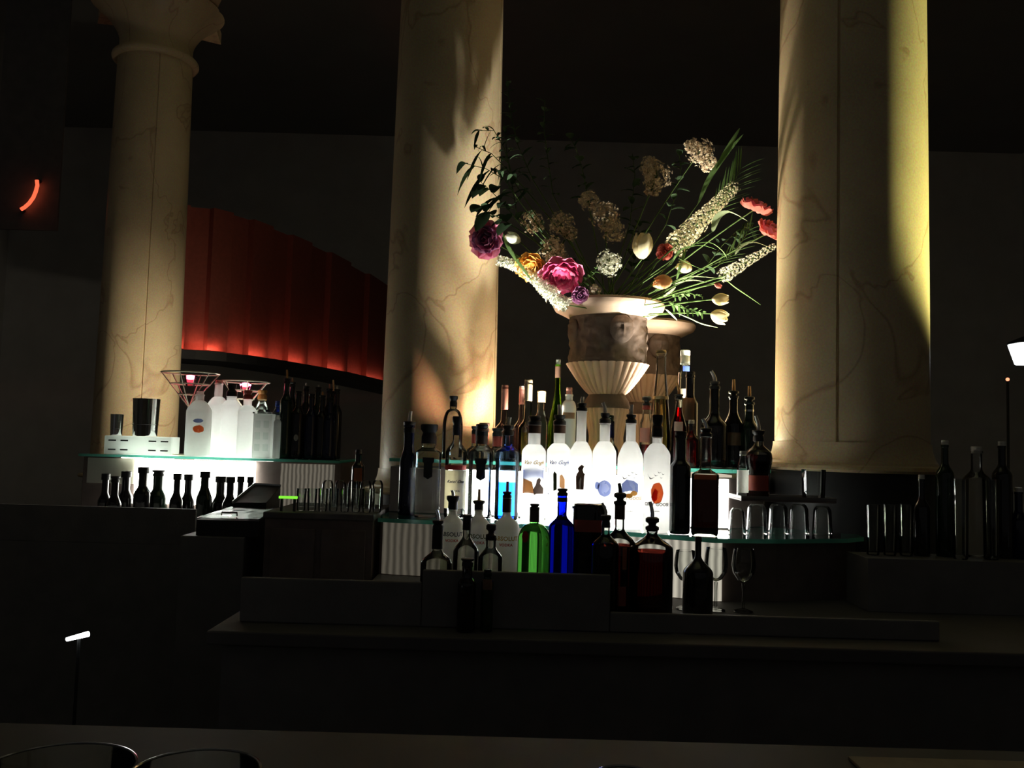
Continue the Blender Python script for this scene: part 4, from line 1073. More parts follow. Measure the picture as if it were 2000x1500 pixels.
spike('white stock spike arching from the peony out over the middle column', [(1078, 575), (1052, 548), (1015, 520), (972, 508)], 3.10, 3.14, 15, 10, 'pet_white', 'stock_flower', n=210, fr=.012, seed=8, buds=False)
spike('short white stock tumbling onto the urn rim', [(1108, 596), (1090, 588), (1074, 572), (1062, 560)], 3.07, 3.08, 13, 9, 'pet_white', 'stock_flower', n=120, fr=.012, seed=10, buds=False)
cluster('taupe hydrangea head high in the middle', ((1180, 420, 1), (1150, 392, .7), (1198, 452, .8)), 3.18, 27, 'pet_taupe', dens=150, seed=13)
cluster('bright white scabious head above the urn', ((1190, 514, 1),), 3.08, 22, 'pet_white', 'scabious', 150, .0075, 14, 1.1)
cluster('dim cream hydrangea head left of the taupe one', ((1096, 438, 1), (1112, 455, .6)), 3.16, 25, 'pet_taupe', dens=120, seed=15)
cluster('shadowed cream hydrangea head above the yellow rose', ((1078, 486, 1), (1092, 498, .7)), 3.15, 24, 'pet_taupe', dens=110, seed=16)
cluster('brown tinted hydrangea head standing tall by itself', ((1283, 345, 1), (1270, 325, .7), (1275, 368, .6)), 3.25, 27, 'pet_taupe', dens=130, seed=17)
cluster('highest brownish hydrangea head against the dark', ((1366, 296, 1), (1352, 285, .6), (1382, 318, .7)), 3.22, 24, 'pet_taupe', dens=130, seed=18)
cluster('dark cream hydrangea head over the white bud', ((1040, 436, 1),), 3.17, 22, 'pet_taupe', dens=90, seed=19)
cluster('small cream lilac head by the orchid', ((1163, 566, .8), (1150, 575, .6)), 3.1, 13, 'pet_taupe', 'lilac', 60, .006, 21)
blades('two long sword leaves pointing up past the highest hydrangea', [[(1365, 395), (1385, 350), (1420, 300), (1452, 262)], [(1400, 330), (1420, 295), (1445, 250)]], 3.16, 12, 'leaf')
blades('broad arching leaf with a curled tip above the slim spike', [[(1392, 452), (1402, 425), (1425, 415), (1460, 432)]], 3.08, 17, 'leaf_pale')
blades('slender leaf looping over the slim white spike', [[(1436, 497), (1448, 482), (1475, 474), (1514, 489)]], 3.04, 7, 'leaf_pale')
blades('thin grassy leaves arching below the thick spike', [[(1312, 515), (1330, 488), (1370, 480), (1400, 488)], [(1350, 478), (1385, 474), (1408, 488), (1420, 505)], [(1322, 545), (1332, 510), (1345, 470)], [(1325, 505), (1355, 520), (1385, 532)]], 3.05, 6, 'leaf')
blades('level pale stalky leaves joining the apricot tulip', [[(1318, 550), (1350, 541), (1390, 543), (1420, 546)], [(1315, 556), (1350, 548), (1382, 552)], [(1296, 580), (1310, 570), (1320, 560)]], 3.03, 6, 'leaf_pale')
blades('dark pointed leaf drooping furthest on the thick column side', [[(1415, 545), (1435, 562), (1462, 580), (1486, 596)]], 3.05, 16, 'leaf')
blades('pale grey green leaf lying across the urn rim', [[(1322, 612), (1345, 622), (1372, 634), (1402, 640)], [(1300, 604), (1310, 615), (1322, 626)]], 3.01, 13, 'leaf_pale')
blades('green leaf beside the white bud', [[(1036, 545), (1010, 510), (992, 482), (982, 455)]], 3.09, 12, 'leaf')
# palm-like frond
def frond(label, path, d, L, W, mat, n=16, seed=1, up_dir=(0.5, 0, .3)):
    pts = [P(px, py, d + .02 * i) for i, (px, py) in enumerate(path)]
    t, _ = flower_root('palm_frond', label, pts[0], 'foliage', .02, .0025, group='foliage in the urn')
    dense = []
    for i in range(len(pts) - 1):
        for k in range(6): dense.append(pts[i].lerp(pts[i + 1], k / 6))
    dense.append(pts[-1]); LL = len(dense) - 1; rnd = random.Random(seed)
    bm = bmesh.new(); add_tube(bm, dense, .002, 5, taper=.5); obj('midrib', bm, 'stem', t, world=True)
    for i in range(n):
        f = (i + .5) / n; k = min(int(f * LL), LL - 1); c = dense[k]; ax = (dense[k + 1] - dense[k]).normalized()
        for sd in (1, -1):
            v = (ax * .75 + Vector((.75 * (sd > 0) - .25 * (sd < 0), .1 * sd, .12 * sd + (.45 if sd < 0 else -.05)))).normalized(); l = L * (1 - .45 * abs(f - .4)) * rnd.uniform(.85, 1.1)
            lp = [c + v * l * q + Vector((0, 0, -.12 * l * q * q)) for q in [j / 5 for j in range(6)]]
            bm = bmesh.new(); leaf_blade(bm, lp, W, up_=Vector((0, -.3, .9))); obj('leaflet', bm, mat, t, world=True)
frond('palm frond of narrow leaflets fanning out towards the thick column', [(1392, 425), (1412, 392), (1432, 360), (1448, 325)], 3.18, .16, .006, 'leaf', 11, 3)
frond('small frond low behind the slim white spike', [(1400, 520), (1425, 500), (1450, 470), (1470, 440)], 3.22, .10, .006, 'leaf', 8, 4)
branch('branch of broad dark leaves drooping over the middle column', [(1010, 430), (985, 400), (958, 372), (935, 352)], 3.12, 3.08, .085, .038, n=10, seed=31, droop=.6)
branch('branch of narrow dark leaves reaching past the middle column', [(1020, 380), (990, 330), (960, 300), (925, 285)], 3.16, 3.10, .12, .012, n=12, seed=32, droop=.9)
branch('long bare branch with curved dark leaves in front of the middle column', [(1020, 400), (985, 350), (950, 330), (905, 318)], 3.10, 3.06, .13, .020, n=9, seed=51, droop=.7)
branch('bunch of broad dark leaves above the pink frilled flower', [(1000, 440), (975, 425), (950, 415), (935, 400)], 3.10, 3.08, .075, .040, n=9, seed=52, droop=.5)
branch('dark leafy stem rising just past the middle column edge', [(1010, 420), (1000, 360), (990, 300), (985, 240)], 3.16, 3.18, .075, .022, n=22, seed=53, droop=.3)
branch('thin leafed stem leaning to the middle column', [(1000, 340), (985, 290), (965, 255), (930, 255)], 3.12, 3.08, .08, .014, n=14, seed=54, droop=.5)
branch('tall branch of small dark leaves, highest in the bouquet', [(1040, 350), (1010, 280), (995, 210), (990, 150)], 3.2, 3.2, .06, .016, n=22, seed=33, droop=.2)
branch('tall leafy branch beside the highest one', [(1080, 380), (1070, 310), (1062, 250), (1065, 190)], 3.22, 3.24, .06, .022, n=18, seed=34)
branch('dark leafy branch behind the taupe hydrangea', [(1150, 400), (1140, 340), (1125, 290), (1110, 262)], 3.3, 3.32, .07, .03, n=14, seed=35)
branch('dark branch rising behind the tall brown hydrangea', [(1230, 440), (1235, 390), (1240, 340), (1235, 300)], 3.3, 3.34, .07, .03, n=14, seed=36)
branch('dark branch between the two highest hydrangeas', [(1300, 440), (1320, 380), (1330, 330), (1325, 290)], 3.3, 3.34, .06, .03, n=14, seed=37)
branch('dark leafy mass behind the slim spike', [(1380, 520), (1410, 480), (1440, 450), (1470, 440)], 3.25, 3.3, .07, .03, n=14, seed=38)
branch('dark leaves filling behind the cream tulip', [(1230, 540), (1240, 500), (1245, 465), (1250, 430)], 3.25, 3.3, .08, .035, n=14, seed=39)
branch('dark leaves filling behind the yellow rose', [(1120, 540), (1100, 500), (1070, 470), (1030, 420)], 3.22, 3.24, .08, .035, n=16, seed=40)
branch('sprig of small glossy leaves on the urn rim', [(1305, 590), (1325, 598), (1350, 606), (1378, 612)], 3.02, 3.0, .028, .012, 'leaf', 22, seed=41)
branch('fine sprig below the drooping tulips', [(1310, 575), (1330, 580), (1345, 572), (1375, 580)], 3.06, 3.04, .022, .010, 'leaf', 16, seed=42)
branch('sprig of green leaves under the pale hydrangeas', [(1130, 560), (1145, 545), (1160, 535), (1165, 520)], 3.08, 3.06, .03, .014, 'leaf', 14, seed=43)

# ------------------------------------------------------------------ far station on the left
DL = 3.8; ZS = 1.355; ZB = 1.03
xl0, xl1 = XZ(160, DL, ZS), XZ(665, DL, ZS)
t = thing('far_station', 'far bar station with its own glowing white panel', 'bar counter', ((xl0 + xl1) / 2, DL + .1, 0))
b = bmesh.new(); add_box(b, (xl0 - .5, DL - .42, 0), (xl1 + .02, DL + .45, ZB)); obj('cabinet', b, 'black_wood', t, world=True, smooth=False)
b = bmesh.new(); add_box(b, (xl0, DL + .02, ZB + .001), (xl1, DL + .42, ZS - .014)); obj('step_box', b, 'brown_wood', t, world=True, smooth=False)
b = bmesh.new(); add_box(b, (XZ(264, DL, 1.3), DL, ZB + .12), (XZ(497, DL, 1.3), DL + .018, ZS - .018)); obj('lit_panel', b, 'lit_left', t, world=True, smooth=False)
b = bmesh.new(); add_box(b, (XZ(548, DL, 1.3), DL, ZB + .12), (XZ(652, DL, 1.3), DL + .018, ZS - .02)); obj('fluted_panel', b, 'lit_left_dim', t, world=True, smooth=False)
b = bmesh.new(); add_box(b, (XZ(170, DL, 1.3), DL + .004, ZB + .2), (XZ(262, DL, 1.3), DL + .018, ZS - .018)); obj('end_panel', b, 'frost_panel', t, world=True, smooth=False)
b = bmesh.new(); add_box(b, (XZ(375, DL, ZS), DL + .03, ZS - .0145), (XZ(530, DL, ZS), DL + .20, ZS - .0135)); obj('lit_strip', b, 'lit_left_strip', t, world=True, smooth=False)
b = bmesh.new(); add_box(b, (xl0 - .5, DL - .415, ZB + .001), (XZ(383, 3.39, 1.15), DL - .40, 1.165)); obj('bottle_rail', b, 'black_wood', t, world=True, smooth=False)
b = bmesh.new(); add_box(b, (XZ(235, DL, ZS), DL + .01, ZS - .0145), (XZ(335, DL, ZS), DL + .10, ZS - .0135)); obj('lit_strip', b, 'lit_left', t, world=True, smooth=False)
t = thing('glass_shelf', 'glass shelf of the far station under the wire martini glasses', 'shelf', ((xl0 + xl1) / 2, DL, ZS - .013))
b = bmesh.new(); add_prism(b, [(xl0, DL - .03), (xl1, DL - .03), (xl1, DL + .43), (xl0, DL + .43)], ZS - .012, ZS - .001, 1, 0); obj('pane', b, ['shelf_glass', 'shelf_edge'], t, world=True, smooth=False)
uplight('small puck light among the frosted bottles of the far station', XZ(500, DL, ZS), DL + .36, ZS, P_LEFTLAMP, (1, .88, .66), aim=(-2.14, 4.9, 1.62), cone=80, blend=1.0, size=.03)
uplight('added spot making the white bottles glow from behind', XZ(446, DL, ZS), DL + .24, ZS, 45, (.95, 1, .93), aim=(XZ(446, DL, ZS), DL, ZS + .10), cone=110, size=.02, kind='SPOT')  # no such lamp known; added so light shines through the frosted bottles
uplight('small puck light behind the steel shakers', XZ(318, DL, ZS), DL + .36, ZS, P_LEFTLAMP * .05, (1, .88, .66), aim=(-2.05, 4.9, 2.8), cone=120, size=.03)

# shakers on stacked glass blocks
def slab(label, px0, px1, y0, y1, d, dep, mat, z=None, ribs=2):
    zb = Zat((px0 + px1) / 2, y1, d) if z is None else z; zt = Zat((px0 + px1) / 2, y0, d)
    xa, xb = XZ(px0, d, zb), XZ(px1, d, zb)
    t = thing('glass_ashtray_stack', label, 'ashtray', ((xa + xb) / 2, d + dep / 2, zb), 'stacked pressed glass blocks')
    bm = bmesh.new(); add_box(bm, (xa, d, zb), (xb, d + dep, zt), bev=.003); obj('glass_block', bm, mat, t, world=True, smooth=False)
    for k in range(ribs):
        z = zb + (zt - zb) * (k + .5) / ribs
        for q in (.12, .3, .72, .9):
            bm = bmesh.new(); x = xa + (xb - xa) * q; add_box(bm, (x - .016, d - .0012, z - .003), (x + .016, d, z + .003)); obj('notch', bm, 'ink_grey', t, world=True, smooth=False)
    return zt
zt1 = slab('long stack of pressed glass blocks under the steel shakers', 202, 333, 852, 876, DL - .0, .10, 'frost_white', z=ZS)
def shaker(label, px, d, z, ytop, wd, name='cocktail_shaker'):
    s = d / F; r = wd / 2 * s; h = Zat(px, ytop, d) - z
    t = thing(name, label, 'shaker', (XZ(px, d, z + .05), d, z), 'steel shaker cups')
    bm = bmesh.new(); add_lathe(bm, [(0, 0), (r * .88, 0), (r * .9, .004), (r, h - .003), (r * 1.02, h), (r * .97, h), (r * .86, .01), (0, .008)], 40); obj('cup', bm, 'chrome', t)
    bm = bmesh.new(); add_lathe(bm, [(r * .94, h * .3), (r * .965, h * .3), (r * .97, h * .315), (r * .94, h * .32)], 40); obj('band', bm, 'brushed_steel', t)
shaker('tall polished steel shaker cup in front of the slim column', 284, DL + .05, zt1 + .001, 779, 50)
shaker('small steel jigger cup beside the tall shaker', 228, DL + .05, zt1 + .001, 809, 24, 'jigger')

def wire_martini(label, px, d, z, yrim, yapex, wd, seed=0):
    s = d / F; r = wd / 2 * s; X = XZ(px, d, z + .25); zr, za = Zat(px, yrim, d), Zat(px, yapex, d)
    t = thing('wire_martini_glass', label, 'candle holder', (X, d, z), 'giant wire martini glasses')
    circ = lambda rr, zz: [(rr * math.cos(2 * PI * k / 48), rr * math.sin(2 * PI * k / 48), zz) for k in range(48)]
    h = zr - z; ha = za - z
    bm = bmesh.new(); add_tube(bm, circ(r, h), .0032, 8, True); obj('rim', bm, 'wire_metal', t)
    for f in (.38, .68):
        bm = bmesh.new(); add_tube(bm, circ(r * f, ha + (h - ha) * f), .0026, 8, True); obj('hoop', bm, 'wire_metal', t)
    for k in range(6):
        a = 2 * PI * k / 6 + .5 + seed; bm = bmesh.new(); add_tube(bm, [(0, 0, ha), (r * math.cos(a), r * math.sin(a), h)], .0026, 8); obj('rib', bm, 'wire_metal', t)
    bm = bmesh.new(); add_tube(bm, [(0, 0, .004), (0, 0, ha)], .004, 10); obj('stem', bm, 'wire_metal', t)
    bm = bmesh.new(); add_tube(bm, circ(r * .5, .004), .003, 8, True); 
    for k in range(3):
        a = 2 * PI * k / 3; add_tube(bm, [(0, 0, .005), (r * .5 * math.cos(a), r * .5 * math.sin(a), .004)], .0024, 6)
    obj('foot', bm, 'wire_metal', t)
    # small red candle cup hung in the cone
    zc = ha + (h - ha) * .80; rc = r * .24
    bm = bmesh.new(); add_lathe(bm, [(0, zc - .03), (rc * .6, zc - .028), (rc, zc + .02), (rc * .96, zc + .02), (rc * .55, zc - .024), (0, zc - .024)], 24); obj('candle_cup', bm, 'pink_glass', t)
    bm = bmesh.new(); bmesh.ops.create_uvsphere(bm, u_segments=16, v_segments=10, radius=.019)
    bm.transform(Matrix.Translation((0, 0, zc + .012)) @ Matrix.Diagonal((1.35, 1.2, .55, 1))); obj('flame_bulb', bm, 'bulb_pink', t)
wire_martini('larger wire martini glass with a glowing pink light, nearer the shakers', 370, DL + .06, ZS, 729, 796, 108)
wire_martini('smaller wire martini glass rising behind the frosted bottles', 478, DL + .24, ZS, 746, 800, 92, .4)

def orange_art(t, r, s, Zf, sq):
    obj('fruit_picture', wrap(poly_bm(blob_pts(0.0, Zf(838), .022, .016)), r), 'peel', t)
    obj('sky_picture', wrap(poly_bm(blob_pts(-.002, Zf(822), .020, .009)), r, off=.0018), 'petal_blue', t)
bottle('vodka_bottle', 'frosted bottle with an orange and blue fruit label under the larger wire glass', 'bottle', GLU, 387, DL + .02, ZS, 770, 782, 805, 48, 16, 'frost_white', cap=('screw', 'frost_white', 764, 772, 14), art=orange_art)
bottle('vodka_bottle', 'tall white glowing bottle with a long neck between the wire glasses', 'bottle', GLU, 423, DL + .10, ZS, 748, 775, 795, 42, 15, 'frost_white', cap=('screw', 'pink_plastic', 742, 752, 14))
bottle('vodka_bottle', 'white glowing bottle with a short dark stopper', 'bottle', GLU, 449, DL + .04, ZS, 772, 782, 792, 36, 18, 'frost_white', cap=('flange', BP, 750, 770, 17))
bottle('vodka_bottle', 'white glowing bottle with a dark red stopper', 'bottle', GLU, 481, DL + .05, ZS, 778, 792, 805, 38, 16, 'frost_white', cap=('flange', 'red_foil', 762, 778, 16))
bottle('liquor_bottle', 'clear sloping shouldered bottle with an orange stopper', 'bottle', GLU, 509, DL + .12, ZS, 778, 786, 812, 40, 16, 'clear_glass', curve=.3, cap=('flange', 'amber_plastic', 762, 778, 18), liquid=(800, 'liquid_clear'))
# pressed glass canister
zc1 = ZS
t = thing('glass_canister', 'square cut glass canister glowing at the end of the white bottles', 'canister', (XZ(513, DL + .03, ZS), DL + .03, ZS))
hh = Zat(513, 808, DL) - ZS
b = bmesh.new(); add_box(b, (-.040, -.03, 0), (.040, .04, hh), bev=.004); obj('glass_body', b, 'frost_white', t, smooth=False)
b = bmesh.new(); add_box(b, (-.043, -.033, hh), (.043, .043, hh + .008), bev=.002); obj('lid', b, 'clear_glass', t, smooth=False)
for q in range(3):
    for w_ in range(2):
        b = bmesh.new(); add_box(b, (-.03 + w_ * .036, -.0315, .03 + q * .05), (-.008 + w_ * .036, -.0302, .06 + q * .05)); obj('facet', b, 'clear_glass', t, smooth=False)
bottle('gin_bottle', 'blue bottle right beside the glass canister', 'bottle', GLU, 541, DL + .10, ZS, 790, 796, 808, 20, 12, 'sky_glass', cap=('screw', 'label_blue', 783, 793, 12), liquid=(840, 'liquid_blue'))
bottle('spirit_miniature', 'little white bottle in front of the blue one', 'bottle', GLU, 541, DL + .02, ZS, 815, 820, 826, 14, 9, 'frost_white', cap=('screw', 'frost_white', 811, 817, 9))
darks = [(556, .05, 745, 24, 722, 'amber_plastic', 'tallest black bottle of the far shelf with an amber spout'),
 (567, .22, 752, 22, 738, 'gold_foil', 'black bottle with a gold spout behind the tallest one'),
 (580, .06, 770, 26, None, None, 'squat dark bottle with a bright round emblem'),
 (594, .20, 760, 22, 748, 'clear_plastic', 'dark bottle with a pale slender spout'),
 (606, .06, 775, 24, None, None, 'plain dark bottle in the middle of the far shelf'),
 (618, .22, 762, 22, 752, 'clear_plastic', 'dark bottle with a dull pale spout in the back row'),
 (627, .07, 778, 24, 765, 'amber_plastic', 'dark bottle with a short amber spout'),
 (640, .20, 765, 24, 750, 'pink_foil', 'dark bottle with a bright pink spout'),
 (650, .06, 782, 24, None, None, 'dark bottle near the end of the front row'),
 (663, .20, 766, 22, 754, 'clear_plastic', 'dark bottle with a bluish white spout near the shelf end'),
 (656, .32, 770, 22, 742, 'gold_foil', 'dark bottle with a dull gold spout furthest back')]
for px, dd, yt, wd, sp, sm, lab in darks:
    em = (lambda t, r, s, Zf, sq: obj('emblem', wrap(poly_bm(blob_pts(-.004, Zf(855), .009, .014, 16, 0)), r), 'label_white', t)) if 'emblem' in lab else None
    bottle('liquor_bottle', lab, 'bottle', GD, px - (8 if px > 640 else 0), DL + dd, ZS, yt, yt + 22, yt + 42, wd, 10, R.choice(['dark_glass', 'dark_green_glass', 'dark_glass', 'dark_blue_glass']), cap=('flange', BP, yt - 6, yt + 4, 12), spout=(sp, sm, -.1) if sp else None, art=em)
# rail bottles of the far station, dark against the lit panel
rail = [(203, 925, 20, 'dark bottle at the dark end of the far rail'), (222, 930, 22, 'dark bottle second from the dark end of the far rail'), (243, 920, 24, 'black bottle just before the lit panel'),
 (276, 912, 26, 'wide dark bottle first against the lit panel'), (306, 918, 30, 'broad black bottle with a flat stopper against the lit panel'), (343, 925, 20, 'slim black bottle against the lit panel'),
 (365, 926, 22, 'slim black bottle to the side of the green one'), (397, 921, 24, 'green tinged bottle with a tall neck against the lit panel'), (428, 930, 26, 'square black bottle against the lit panel'),
 (447, 931, 22, 'black bottle touching the square one'), (467, 930, 18, 'thin black bottle before the panel end'), (486, 931, 16, 'thinnest black bottle at the panel end')]
for i, (px, yt, wd, lab) in enumerate(rail):
    bottle('liquor_bottle', lab, 'bottle', GLR, px, DL - .18 - .06 * (i % 2), ZB + .001, yt + 8, yt + (34 if i != 7 else 26), yt + 56, wd * 1.25, wd * .62, 'dark_green_glass' if i in (7, 4) else 'dark_glass', cap=('flange' if i in (1, 4) else 'screw', BP, yt, yt + 12, wd * .8))
# ------------------------------------------------------------------ cabinet with drying glasses, register, ice bin
dC = 2.75; zC = Zat(650, 1003, dC)
xa, xb = XZ(517, dC, zC), -.408
t = thing('service_cabinet', 'plain dark brown cabinet between the far station and the bottle display', 'cabinet', ((xa + xb) / 2, dC + .2, 0))
b = bmesh.new(); add_box(b, (xa, dC + .01, 0), (xb - .01, dC + .42, zC - .02)); obj('carcass', b, 'brown_wood', t, world=True, smooth=False)
b = bmesh.new(); add_box(b, (xa - .005, dC, zC - .02), (xb - .005, dC + .43, zC), bev=.003); obj('worktop', b, 'bar_top', t, world=True, smooth=False)
for k in range(2):
    xm = xa + .02 + k * (xb - xa - .03) / 2
    b = bmesh.new(); add_box(b, (xm, dC + .002, .12), (xm + (xb - xa - .05) / 2 - .01, dC + .009, zC - .05), bev=.002); dd_ = obj('door', b, 'brown_wood', t, world=True, smooth=False)
    b = bmesh.new(); add_tube(b, [(xm + (.18 if k == 0 else .02), dC - .015, .8), (xm + (.18 if k == 0 else .02), dC - .015, .95)], .004, 8); o = obj('handle', b, 'brushed_steel', dd_, world=True)
names = ['clear highball glass first in the row on the brown cabinet', 'clear highball glass second in the row on the brown cabinet', 'clear highball glass third in the row on the brown cabinet', 'clear highball glass fourth in the row on the brown cabinet', 'clear highball glass fifth in the row on the brown cabinet', 'dim glass sixth in the row on the brown cabinet', 'dim glass seventh in the row on the brown cabinet', 'dim glass last in the row on the brown cabinet']
for k, px in enumerate((589, 610, 631, 652, 674, 696, 717, 737)):
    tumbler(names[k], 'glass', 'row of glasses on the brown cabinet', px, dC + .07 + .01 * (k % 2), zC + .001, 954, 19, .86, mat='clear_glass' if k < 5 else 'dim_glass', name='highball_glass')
for k, px in enumerate((640, 665, 690, 714, 737)):
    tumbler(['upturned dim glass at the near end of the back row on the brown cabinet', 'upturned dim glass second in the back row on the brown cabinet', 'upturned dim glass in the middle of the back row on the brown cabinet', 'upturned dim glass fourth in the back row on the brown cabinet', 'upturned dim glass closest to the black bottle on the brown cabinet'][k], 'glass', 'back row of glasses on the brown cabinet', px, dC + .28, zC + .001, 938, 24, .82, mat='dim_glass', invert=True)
bottle('liquor_bottle', 'dark bottle with a small orange label above the glasses', 'bottle', None, 699, dC + .38, zC + .001, 885, 900, 912, 24, 12, 'dark_glass', cap=('screw', BP, 878, 888, 12), labels=((914, 940, .62, 'label_orange'),))
# register with sloping top and green display strip
dR = 2.95; 
xr0, xr1 = XZ(440, dR, 1.2), XZ(570, dR, 1.2)
tS = thing('side_counter', 'low black counter under the register and ice bin', 'bar counter', ((xr0 + xr1) / 2, dR + .15, 0))
zq = Zat(500, 1040, dR)
b = bmesh.new(); add_box(b, (XZ(385, dR, zq), dR - .15, 0), (XZ(516, dR, zq) - .02, dR + .41, zq), bev=.004); obj('carcass', b, 'black_wood', tS, world=True, smooth=False)
t = thing('cash_register', 'low register with a sloping steel lid and lime green strip', 'register', ((xr0 + xr1) / 2 - .02, dR + .2, zq + .001))
A = [P(455, 984, dR + .12), P(520, 984, dR + .12), P(548, 952, dR + .36), P(497, 949, dR + .36)]
b = bmesh.new()
lo = [b.verts.new((v.x, v.y, zq + .001)) for v in A]; hi = [b.verts.new(v) for v in A]
for i in range(4): b.faces.new((lo[i], lo[(i + 1) % 4], hi[(i + 1) % 4], hi[i]))
b.faces.new(hi); b.faces.new(lo[::-1]); obj('housing', b, 'black_plastic', t, world=True, smooth=False)
off = Vector((0, 0, .004)); b = bmesh.new()
lo = [b.verts.new(v + off * .25) for v in A]; hi = [b.verts.new(v + off) for v in A]
for i in range(4): b.faces.new((lo[i], lo[(i + 1) % 4], hi[(i + 1) % 4], hi[i]))
b.faces.new(hi); b.faces.new(lo[::-1]); obj('sloping_lid', b, 'black_plastic', t, world=True, smooth=False)
b = bmesh.new(); add_tube(b, [A[0] + off * 1.5, A[3] + off * 1.5, A[2] + off * 1.5], .005, 8); obj('lid_edge', b, 'brushed_steel', t, world=True)
t2 = thing('green_light_strip', 'short lime green glowing strip at the start of the glass row', 'light strip', tuple(P(563, 968, dC + .03)))
a_, c_ = P(546, 968, dC + .03), P(582, 964, dC + .03)
b = bmesh.new(); add_box(b, (a_.x, dC + .02, zC + .040), (c_.x, dC + .03, zC + .048), bev=.001); obj('strip', b, 'green_led', t2, world=True, smooth=False)
b = bmesh.new(); add_box(b, (a_.x + .005, dC + .022, zC + .001), (a_.x + .012, dC + .03, zC + .040)); add_box(b, (c_.x - .012, dC + .022, zC + .001), (c_.x - .005, dC + .03, zC + .040)); obj('bracket', b, 'black_plastic', t2, world=True, smooth=False)
# ice bin lid
zl_ = 1.182
A = [Vector((XZ(px, d_, zl_), d_, zl_)) for px, d_ in ((384, 2.81), (505, 2.81), (540, 3.05), (450, 3.05))]
for v_, px_ in ((A[2], 540), (A[3], 450)): v_.z = 1.200; v_.x = XZ(px_, 3.05, 1.200)
t = thing('ice_bin', 'ice bin with a crumpled shiny steel lid in front of the register', 'ice bin', ((A[0].x + A[1].x) / 2, 3.0, zq + .001))
b = bmesh.new(); lo = [b.verts.new((v.x, v.y, zq + .001)) for v in A]; hi = [b.verts.new(v) for v in A]
for i in range(4): b.faces.new((lo[i], lo[(i + 1) % 4], hi[(i + 1) % 4], hi[i]))
b.faces.new(hi); b.faces.new(lo[::-1]); obj('bin', b, 'black_plastic', t, world=True, smooth=False)
b = bmesh.new(); n = 14; g = []
for i in range(n + 1):
    row = []
    for j in range(n + 1):
        u, v = i / n, j / n
        p = A[0].lerp(A[1], u).lerp(A[3].lerp(A[2], u), v)
        row.append(b.verts.new(p + Vector((0, 0, .006 + .003 * noise.noise(Vector((u * 4, v * 5, 3)))))))
    g.append(row)
fs = []
for i in range(n):
    for j in range(n): fs.append(b.faces.new((g[i][j], g[i + 1][j], g[i + 1][j + 1], g[i][j + 1])))
r_ = bmesh.ops.solidify(b, geom=fs, thickness=.002)
obj('lid', b, 'bright_steel', t, world=True)
b = bmesh.new(); add_tube(b, [A[0].lerp(A[1], .35) + Vector((0, .03, .012)), A[0].lerp(A[1], .35) + Vector((0, .03, .022)), A[0].lerp(A[1], .6) + Vector((0, .03, .022)), A[0].lerp(A[1], .6) + Vector((0, .03, .012))], .003, 8)
obj('handle', b, 'chrome', t, world=True)

# ------------------------------------------------------------------ right side: more dark bottles and glasses
dX = 2.75; zX = 1.03
t = thing('side_display', 'dark stepped shelf past the thick column holding dim glasses', 'display stand', (1.75, 2.8, ZL))
b = bmesh.new(); add_box(b, (.96, 2.38, ZL + .001), (2.5, 2.53, 1.17)); obj('step_box', b, 'black_wood', t, world=True, smooth=False)
zR = 1.1705
rs = [(1800, 935, 24, 'dim bottle nearest the thick column on the dark shelf', 'dark_glass'), (1846, 868, 26, 'tall dark bottle with a green gold glint on the dark shelf', 'dark_green_glass'), (1908, 880, 40, 'broad pale bottle glimmering on the dark shelf', 'dim_glass'),
      (1958, 870, 28, 'tall dark bottle near the picture edge', 'dark_glass'), (1990, 960, 28, 'short dark bottle at the very edge of the picture', 'dark_blue_glass')]
for px, yt, wd, lab, mt in rs:
    bottle('liquor_bottle', lab, 'bottle', 'dim bottles past the thick column', px, 2.475, zR, yt, yt + 35, yt + 60, wd * 1.3, wd * .5, mt, cap=('screw', 'clear_plastic', yt - 8, yt + 6, wd * .5))
for k, px in enumerate((1705, 1738, 1770)):
    tumbler(['dim tumbler closest to the tray on the dark shelf', 'dim tumbler in the middle on the dark shelf', 'dim tumbler beside the first dark bottle'][k], 'glass', 'dim tumblers past the thick column', px, 2.46, zR, 985, 28, .85, mat='dim_glass')
for k, (px, d) in enumerate(((1876, 2.42), (1936, 2.43))):
    tumbler(['tall dim glass before the broad pale bottle', 'tall dim glass between the last tall bottles'][k], 'glass', 'tall dim glasses past the thick column', px, d, zR, 935, 30, .9, mat='dim_glass', name='highball_glass')
uplight('black uplight behind the dark shelf aimed at the thick column', 2.10, 2.76, 1.00, P_SPOT, (.97, 1, .42), aim=(1.2, 2.88, 3.3), cone=50, blend=.6, size=.04)
t = thing('uplight_post', 'thin black post carrying the uplight past the thick column', 'post', (2.10, 2.76, 0))
b = bmesh.new(); add_lathe(b, [(0, 0), (.06, 0), (.06, .01), (.012, .02), (.012, .998), (0, .999)], 20, 0, 0, 0); obj('pole', b, 'black_plastic', t)

